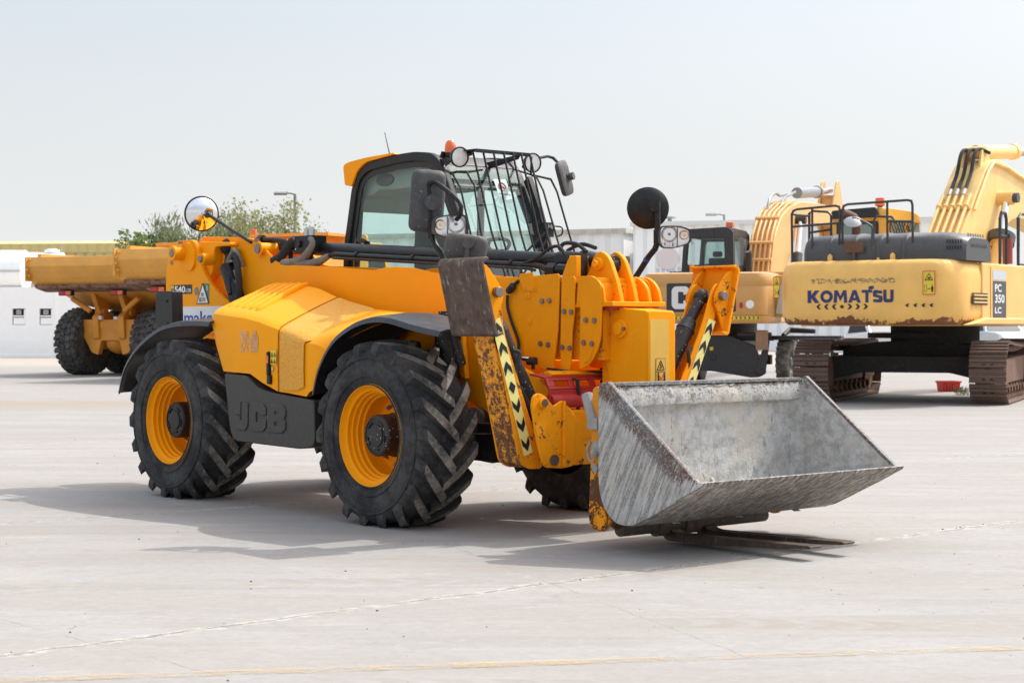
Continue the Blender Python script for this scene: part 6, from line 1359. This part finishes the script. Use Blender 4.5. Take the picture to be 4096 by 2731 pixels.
# cab
k = MB(); c4 = fil([(-1.10,2.5),(-1.02,3.55),(-.94,3.66),(.02,3.70),(.16,3.62),(.18,2.5)], [0,.1,.1,.1,.1,0]); i4 = fil([(-.99,2.80),(-.94,3.40),(-.90,3.45),(-.06,3.45),(-.04,3.40),(-.02,2.80)], .08)
ring = shape2d([c4, i4], .06, .01); k.mesh2d(ring, (0,-.5,0), X3, Z3); k.mesh2d(ring, (0,1.2,0), X3, Z3); k.prism(fil([(-.55,3.56),(-.5,3.68),(1.0,3.68),(1.28,3.55),(1.28,3.48),(-.55,3.48)], .04), 'x', -1.02, .15); k.box((-1.08,-.5,2.4),(.18,1.25,2.78)); k.tube([(.14,-.46,2.6),(.12,-.46,3.6)], .06, 8); k.tube([(.14,1.2,2.6),(.10,1.15,3.6)], .05, 8); k.tube([(-1.04,1.2,2.6),(-.98,1.15,3.6)], .05, 8)
cb3 = k.build('cab', MC['black'], CA, ang=40)
k = MB(); k.add([(x, -.50, z) for x, z in i4], [list(range(len(i4)))]); k.add([(x, 1.2, z) for x, z in i4], [list(range(len(i4)))]); k.quad((.15,-.45,2.78), (0,1,0), Z3, 1.6, .72); k.build('window', M['glass2'], cb3, flat=True)
k = MB(); k.loft([[(x_, y_, z_) for x_, y_ in ((-.62,.2),(-.18,.2),(-.18,.34),(-.62,.34))] for z_ in (2.6,3.0)]); k.loft([[(x_, y_, z_) for x_, y_ in ((-.52,.2),(-.28,.2),(-.28,.3),(-.52,.3))] for z_ in (3.02,3.16)]); k.box((-.72,.2,2.6),(-.62,.6,2.86)); k.box((-.98,.9,2.8),(-.9,1.0,3.2)); k.build('seat', M['seat'], cb3, bev=.04)
k = MB()
for i in range(12):
    for sg in (1,-1): k.tube([(.165, -.42+i*.09, 2.8 if sg > 0 else 3.48),(.165, min(1.15,-.42+i*.09+.62), 3.48 if sg > 0 else 2.8)], .005, 4)
k.build('window_guard', MC['grey'], cb3)
k = MB(); k.cyl((-.06,.1,3.68),(-.06,.1,3.74),.05,n=12,mi=1); k.lathe([(.10,0),(.095,.12),(.0,.14)], (-.06,.1,3.73), Z3, 16, 0); k.tube([(-.9,-.57,3.6),(-.82,-.57,3.3)], .008, 5, 1); k.tube([(-.3,-.57,3.66),(-.30,-.57,3.42)], .008, 5, 1); k.build('beacon', [M['orange_lens'], M['ink']], cb3)
# boom
b3 = fil([(.35,2.1),(.60,2.75),(.84,3.2),(1.08,3.54),(1.5,3.86),(1.98,4.12),(3.0,4.40),(4.42,4.62),(6.5,4.72),(9.6,4.80),(9.6,4.25),(6.5,4.15),(4.6,3.95),(3.5,3.55),(2.7,2.95),(2.2,2.1)], [.1,.2,.2,.2,.3,.3,.3,.3,.3,.1,.1,.3,.3,.4,.4,.1])
k = MB(); k.prism(b3, 'x', .25, .85); bo3 = k.build('boom', MC['boom'], CA, bev=.04)
k = MB()
for i in range(5):
    x_ = .30 + i*.12; k.tube([(x_,.40,2.45),(x_,.54,2.78),(x_,.78,3.24),(x_,1.03,3.60),(x_,1.46,3.93),(x_,1.95,4.19),(x_,3.0,4.47),(x_,3.8,4.60)], .032, 8)
for y_, z_ in ((.66,2.95),(.90,3.38),(1.6,4.02)): k.tube([(.25,y_-.03,z_),(.85,y_-.03,z_)], .05, 6)
k.build('boom_pipes', MC['boom'], bo3)
k = MB(); k.tube([(.42,2.2,4.25),(.42,2.5,4.58),(.46,3.0,4.74),(.46,3.6,4.72),(.46,4.4,4.82)], .035, 8, 0, 3); k.tube([(.62,2.9,4.42),(.62,3.4,4.66),(.62,4.0,4.76),(.62,4.8,4.90)], .035, 8, 0, 3); k.build('hose', MC['grey'], bo3)
k = MB(); k.cyl((.55,5.4,4.92),(.55,8.4,5.16),.15,n=18,mi=0); k.cyl((.55,8.3,5.15),(.55,8.55,5.17),.18,n=18,mi=0); k.cyl((.55,8.4,5.16),(.55,10.6,5.36),.085,n=14,mi=1); k.build('arm_cylinder', [MC['grey'], M['silver']], bo3)
k = MB(); AP = fil([(10.4,5.62),(10.75,5.66),(11.6,4.6),(11.8,3.0),(11.3,3.0),(9.6,4.4),(9.7,4.8)], .1); k.prism(AP, 'x', .30, .37); k.prism(AP, 'x', .73, .80); k.prism([(9.9,4.8),(10.3,5.2),(11.2,4.5),(11.4,3.0),(11.2,3.0)], 'x', .37, .73); k.build('arm', MC['boom'], bo3, bev=.02)
k = MB(); k.cyl((.98,3.7,4.10),(1.0,3.1,3.1),.07,n=14,mi=1); k.cyl((1.0,3.15,3.18),(1.05,2.5,2.1),.13,n=16,mi=2); k.cyl((.85,3.7,4.10),(1.12,3.7,4.10),.12,n=14,mi=2); k.build('boom_cylinder', [MC['boom'], M['chrome'], MC['black']], bo3)
# undercarriage, blade, wheels
k = MB(); k.cyl((0,0,1.1),(0,0,1.42),.62,n=28); k.box((-.45,-1.9,.75),(.45,1.9,1.12)); k.box((-1.3,-1.6,1.0),(1.3,-1.2,1.12)); k.box((-1.25,-1.42,.45),(1.25,-1.18,.68)); k.box((1.3,-1.5,1.05),(2.9,-1.1,1.12)); k.box((1.3,-1.6,1.02),(2.9,-1.5,1.06)); k.tube([(.6,-2.0,1.15),(1.4,-2.0,1.15)], .05, 10); k.tube([(1.5,-1.2,1.12),(1.6,-.9,1.25),(2.2,-.9,1.22)], .06, 8); k.build('undercarriage', MC['black'], CA, bev=.02)
k = MB(); k.prism(fil([(-1.2,.32),(-1.2,1.10),(.40,1.12),(1.0,.88),(1.20,.30),(1.10,.17),(.90,.16),(.0,.30)], .06), 'y', -1.95, -1.80); k.prism(fil([(1.0,.30),(1.25,1.02),(1.34,1.02),(1.24,.25),(1.12,.18)], .03), 'y', -1.98, -1.90); k.tube([(1.22,-1.95,.25),(1.22,-1.95,1.0)], .04, 8); k.lathe([(.075,0),(.075,.02),(.0,.02)], (.02,-1.95,.62), (0,-1,0), 16); k.lathe([(.06,0),(.06,.02),(.0,.02)], (1.14,-1.98,.28), (0,-1,0), 14); k.build('outrigger', MC['black'], CA, bev=.015)
k = MB(); k.box((-.05,-1.99,.78),(.03,-1.953,.86)); k.build('reflector', M['label_yellow'], CA)
k = MB(); k.box((1.06,-2.15,.80),(1.33,-2.05,1.25)); tag(k.build('wood_plank', MC['wood'], CA, bev=.01))
def ex_wheel(x, y):
    w_ = MB(); N = 40; P = [(.27,.0),(.36,-.02),(.46,.0),(.50,.06),(.505,.14),(.50,.22),(.46,.28),(.36,.30),(.27,.28)]
    s = 1 if x > 0 else -1
    w_.lathe(P, (x - s*.28, y, .505), (s,0,0), N, 0)
    for i in range(22):
        a = i*2*math.pi/22
        for hh, da in ((.0,0),(.15,.14)):
            m_ = Matrix.Translation((x - s*.28 + s*hh, y, .505)) @ Matrix.Rotation(a+da, 4, 'X'); w_.box((0 if s > 0 else -.13,-.035,.47),(.13 if s > 0 else 0,.035,.525), 0, m_)
    tw_ = w_.build('wheel', M['dtyre'], CA); r_ = MB(); r_.lathe([(.27,.28),(.27,.26),(.25,.22),(.12,.20),(.12,.27),(.10,.29),(.0,.29)], (x - s*.28, y, .505), (s,0,0), 28); r_.bolts([(x+s*.0, y+.08*math.cos(a), .505+.08*math.sin(a)) for a in (0,1.25,2.5,3.75,5)], (s,0,0), .015, .02); r_.build('wheel_rim', plain('rim_grey', (.13,.13,.135), .5), tw_)
M['dtyre'] = rubber('dusty_tyre', (.05,.047,.043), .8, (.22,.195,.165))
for x_ in (1.72, -1.30):
    for y_ in (-1.3, 1.3): ex_wheel(x_ if x_ < 0 or y_ < 0 else 1.32, y_)
# ================================================================== ARTICULATED DUMP TRUCKS
AO = (.66,.285,.045)
MA = dict(body=paint('dump_body_paint', (.80,.38,.06), .5, .10, .2, rust=(.06,3), scratch=.7), frame=paint('truck_frame_paint', (.76,.31,.03), .5, .12, .15, rust=(.08,5)), lip=paint('worn_tail_lip', (.30,.16,.10), .7, .3, .3, rust=(.5,5)), tyre=rubber('truck_tyre', (.04,.039,.038), .7, (.15,.135,.12)))
def dump_truck(loc, yaw, label):
    D = empty('dump_truck', loc, R(-yaw)); tag(D, label, 'dump truck', 'articulated dump trucks parked on the left')
    # body: the rear edge is at y=0, x right, y forward
    k = MB(); W = 1.84
    def rib(y, zt, zb, wt, wb): return [(-wt,y,zt),(-wt,y,zt-.42),(-wt+.16,y,zb+.12),(-wb,y,zb),(wb,y,zb),(wt-.16,y,zb+.12),(wt,y,zt-.42),(wt,y,zt)]
    O = [rib(-.0,3.16,2.42,W,W-.35), rib(.5,3.24,2.28,W,W-.4), rib(1.6,3.28,1.86,W,W-.7), rib(3.2,3.30,1.72,W,W-.75), rib(5.2,3.34,1.80,W,W-.7), rib(5.6,3.36,2.2,W,W-.5)]
    k.loft(O, 0, False, False); I = [[(x*.97, y, z + (.05 if z < 3.0 else 0)) for x, y, z in r] for r in O]; k.loft(I, 0, False, False)
    for j in range(len(O)-1):
        for e in (0, 7): k.add([O[j][e], O[j+1][e], I[j+1][e], I[j][e]], [(0,1,2,3)])
    k.add([O[-1][i] for i in range(8)], [list(range(8))]); k.box((-W-.03,.1,3.16),(-W+.10,5.6,3.30)); k.box((W-.10,.1,3.16),(W+.03,5.6,3.30)); k.prism(fil([(-W,3.34),(-W,3.75),(W,3.75),(W,3.34)], .1), 'y', 5.5, 5.6); k.box((-1.2,4.6,3.70),(1.2,6.4,3.78))
    b = k.build('dump_body', MA['body'], D, ang=30, bev=.0)
    # tail gate: one wide folded panel with bolted ends
    k = MB(); k.prism(fil([(-.18,2.62),(-.36,2.95),(-.28,3.20),(-.16,3.20),(-.16,3.13),(-.24,3.12),(-.26,2.96),(-.10,2.62)], .01), 'x', -W-.04, W+.04)
    k.box((-W-.07,-.38,2.55),(-W-.03,.0,3.21)); k.box((W+.03,-.38,2.55),(W+.07,.0,3.21)); k.prism([(-.18,2.62),(-.10,2.62),(.0,2.50),(-.08,2.46)], 'x', -W-.04, W+.04)
    for s in (-1,1): k.bolts([(s*(W-.02)-.0,-.30,2.70),(s*(W-.02),-.37,2.86),(s*(W-.02),-.36,3.0),(s*(W-.04),-.31,3.13)], (0,-1,0), .035, .03, 8)
    k.build('tailgate', MA['body'], b, bev=.008)
    k = MB(); k.prism(fil([(-.14,2.36),(-.20,2.46),(-.05,2.48),(.3,2.36),(.3,2.26)], .01), 'x', -W+.10, W-.10); k.build('tail_lip', MA['lip'], b, bev=.01)
    for s in (-1, 1):
        k = MB(); k.box((s*.85-.22,-.02,2.16),(s*.85+.22,.10,2.30), 0); k.box((s*.85-.20,-.04,2.18),(s*.85-.0,-.02,2.28), 1); k.box((s*.85+.02,-.04,2.18),(s*.85+.18,-.02,2.28), 2); k.build('tail_light', [M['ink'], M['red_lens'], M['orange_lens']], D)
    k = MB()
    for s in (-1, 1):
        k.prism([(.6,2.25),(.9,1.70),(1.2,1.70),(1.5,2.1)], 'x', s*.45-.08, s*.45+.08); k.cyl((s*.3,1.05,1.72),(s*.6,1.05,1.72),.12,n=16); k.prism(fil([(.75,1.0),(.7,1.6),(1.0,1.8),(1.4,1.7),(1.6,1.2),(5.2,1.2),(5.2,.9),(1.2,.85)], .06), 'x', s*.42-.10, s*.42+.10); k.tube([(s*.55,.7,1.75),(s*1.1,.6,2.1)], .08, 8)
    k.prism(fil([(-.62,.62),(-.95,1.15),(-.95,1.52),(.95,1.52),(.95,1.15),(.62,.62),(.40,.55),(.3,.95),(-.3,.95),(-.40,.55)], .06), 'y', .82, 1.0); k.cyl((-1.3,1.35,.93),(1.3,1.35,.93),.22,n=20); k.ball((0,1.3,.93), .42, 18, 0, (1,1,.85)); k.box((-.5,1.0,.9),(.5,5.2,1.15)); k.box((-.6,4.9,.7),(.6,6.9,1.3)); k.cyl((-1.3,3.1,.93),(1.3,3.1,.93),.2,n=18)
    fr = k.build('rear_frame', MA['frame'], D, bev=.02)
    k = MB(); k.quad((-.55,.815,1.30), X3, Z3, .30, .16, 0); k.quad((-.55,.815,1.06), X3, Z3, .14, .18, 0); k.poly((-.53,.812,1.31), X3, Z3, [(0,0),(.13,0),(.065,.12)], 1); k.build('warning_decal', [M['label_yellow'], M['ink']], fr, flat=True)
    k = MB(); k.box((-.30,.70,1.52),(-.2,.8,1.62)); k.box((.2,.70,1.52),(.32,.8,1.60)); k.build('valve_cap', M['white'], fr)
    def wheel(x, y):
        s = 1 if x > 0 else -1; w = MB(); hz, Ro, wd = .915, .915, .72
        P = [(.33,.02),(.36,.0),(.60,-.02),(.78,.02),(.86,.07),(.885,.18),(.89,.36),(.885,.54),(.86,.65),(.78,.70),(.60,.74),(.36,.72),(.33,.70)]
        o = (x - s*wd, y, hz); w.lathe(P, o, (s,0,0), 56, 0)
        for i in range(30):
            a = i*2*math.pi/30
            for q in range(4):
                m_ = Matrix.Translation((x - s*wd, y, hz)) @ Matrix.Rotation(a + (q % 2)*.105, 4, 'X') @ Matrix.Rotation(.35*(1 if q % 2 else -1), 4, 'Z'); h0 = s*(.05 + q*.17)
                r0 = .85; r1 = .90 if q in (0,3) else .912
                w.box((min(h0,h0+s*.15),-.075,r0),(max(h0,h0+s*.15),.075,r1), 0, m_)
            m_ = Matrix.Translation((x - s*wd, y, hz)) @ Matrix.Rotation(a, 4, 'X')
            for xa in (s*.0, s*.70): w.box((min(xa,xa+s*.05)-.01,-.05,.76),(max(xa,xa+s*.05)+.01,.05,.87), 0, m_)
        w.v = [(a_, b_, max(c_, .004)) for a_, b_, c_ in w.v]
        t = w.build('wheel', MA['tyre'], D); r = MB(); r.lathe([(.34,.70),(.34,.66),(.31,.60),(.29,.40),(.20,.40),(.18,.58),(.0,.60)], o, (s,0,0), 32); r.lathe([(.0,.10),(.18,.12),(.22,.20),(.30,.16),(.34,.04),(.36,.03)], o, (s,0,0), 32); r.build('wheel_rim', MA['frame'], t)
    for x in (-1.60, 1.60):
        for y in (1.35, 3.25, 8.4): wheel(x, y)
    # tractor unit
    k = MB(); k.prism(fil([(6.9,.9),(6.9,2.0),(7.3,2.1),(8.6,2.3),(10.2,2.1),(10.5,1.7),(10.5,.9)], .12), 'x', -1.1, 1.1); k.prism(fil([(7.2,1.0),(7.2,1.9),(7.7,2.1),(9.2,2.1),(9.6,1.6)], .1), 'x', -1.65, 1.65); k.build('tractor', MA['body'], D, bev=.03)
    k = MB(); k.prism(fil([(6.9,2.0),(6.95,3.5),(7.2,3.65),(8.3,3.65),(8.55,3.5),(8.9,2.2)], .1), 'x', -.85, .85); cb = k.build('cab', MA['body'], D, bev=.03); k = MB(); k.prism([(7.1,2.5),(7.15,3.4),(8.25,3.4),(8.6,2.5)], 'x', -.865, .865); k.box((-.7,6.88,2.6),(.7,6.93,3.4)); k.build('window', M['ink'], cb); k = MB(); k.tube([(.6,7.1,3.6),(.6,7.1,4.1)], .03, 8, 1); k.lathe([(.10,0),(.10,.03),(.085,.16),(.0,.17)], (.6,7.1,4.1), Z3, 16, 0); k.build('beacon', [M['orange_lens'], M['ink']], cb)
    return D
dump_truck((-11.25, 47.6, 0), 24, 'orange articulated dump truck standing before the white wall with its rear axle showing')
dump_truck((-7.75, 42.6, 0), 24, 'orange articulated dump truck half hidden behind the telehandler rear')
# ================================================================== CAMERA, LIGHT, SKY
cam = bpy.data.cameras.new('camera'); cam.sensor_width = 36; cam.lens = 4088/2352*36; cam.shift_y = -35/2352; cam.clip_end = 4000; cam.clip_start = .1
cam.dof.use_dof = True; cam.dof.focus_distance = 11.3; cam.dof.aperture_fstop = 8.0
co = bpy.data.objects.new('camera', cam); col.objects.link(co); co.location = (0,0,1.338); co.rotation_euler = (R(90),0,0); scene.camera = co
AZ, EL = R(29.5), R(52)
sd = Vector((math.cos(AZ)*math.cos(EL), math.sin(AZ)*math.cos(EL), math.sin(EL)))
sl = bpy.data.lights.new('sun', 'SUN'); sl.energy = 3.3; sl.angle = R(.53); sl.color = (1,.972,.93)
so = bpy.data.objects.new('sun', sl); col.objects.link(so); so.location = (30,20,40); so.rotation_euler = sd.to_track_quat('Z','Y').to_euler()
w = bpy.data.worlds.new('World'); scene.world = w; w.use_nodes = True; nt = w.node_tree; nt.nodes.clear()
sky = nt.nodes.new('ShaderNodeTexSky'); sky.sky_type = 'NISHITA'; sky.sun_disc = False; sky.sun_elevation = EL; sky.sun_rotation = math.pi/2 - AZ
sky.air_density = 1.0; sky.dust_density = 4.0; sky.ozone_density = 1.0; sky.altitude = 10
hsv = nt.nodes.new('ShaderNodeHueSaturation'); hsv.inputs['Saturation'].default_value = .70; hsv.inputs['Value'].default_value = 1.55; nt.links.new(sky.outputs[0], hsv.inputs['Color'])
tc = nt.nodes.new('ShaderNodeTexCoord'); sp = nt.nodes.new('ShaderNodeSeparateXYZ'); nt.links.new(tc.outputs['Generated'], sp.inputs[0])
mr = nt.nodes.new('ShaderNodeMapRange'); mr.interpolation_type = 'SMOOTHSTEP'; mr.inputs['From Min'].default_value = -.02; mr.inputs['From Max'].default_value = .24; mr.inputs['To Min'].default_value = .95; mr.inputs['To Max'].default_value = .30; nt.links.new(sp.outputs[2], mr.inputs['Value'])
mx = nt.nodes.new('ShaderNodeMix'); mx.data_type = 'RGBA'; nt.links.new(mr.outputs[0], mx.inputs['Factor']); nt.links.new(hsv.outputs[0], mx.inputs[6]); mx.inputs[7].default_value = (7.35,7.5,7.58,1)
bg = nt.nodes.new('ShaderNodeBackground'); bg.inputs['Strength'].default_value = .125; mr2 = nt.nodes.new('ShaderNodeMapRange'); mr2.interpolation_type = 'SMOOTHSTEP'; mr2.inputs['From Min'].default_value = .19; mr2.inputs['From Max'].default_value = .55; mr2.inputs['To Min'].default_value = 1.0; mr2.inputs['To Max'].default_value = 1.75; nt.links.new(sp.outputs[2], mr2.inputs['Value'])  # unseen upper sky boosted to add fill light on the shaded sides
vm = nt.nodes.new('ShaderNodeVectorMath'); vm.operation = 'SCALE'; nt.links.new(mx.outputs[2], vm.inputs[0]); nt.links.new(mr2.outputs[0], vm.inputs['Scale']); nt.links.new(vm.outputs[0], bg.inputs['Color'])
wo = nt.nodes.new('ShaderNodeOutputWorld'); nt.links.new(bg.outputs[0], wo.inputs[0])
scene.view_settings.view_transform = 'Standard'; scene.view_settings.look = 'None'; scene.view_settings.exposure = 0; scene.view_settings.gamma = 1
scene.render.engine = 'CYCLES'; scene.cycles.use_denoising = True; scene.cycles.max_bounces = 8; scene.cycles.transparent_max_bounces = 24
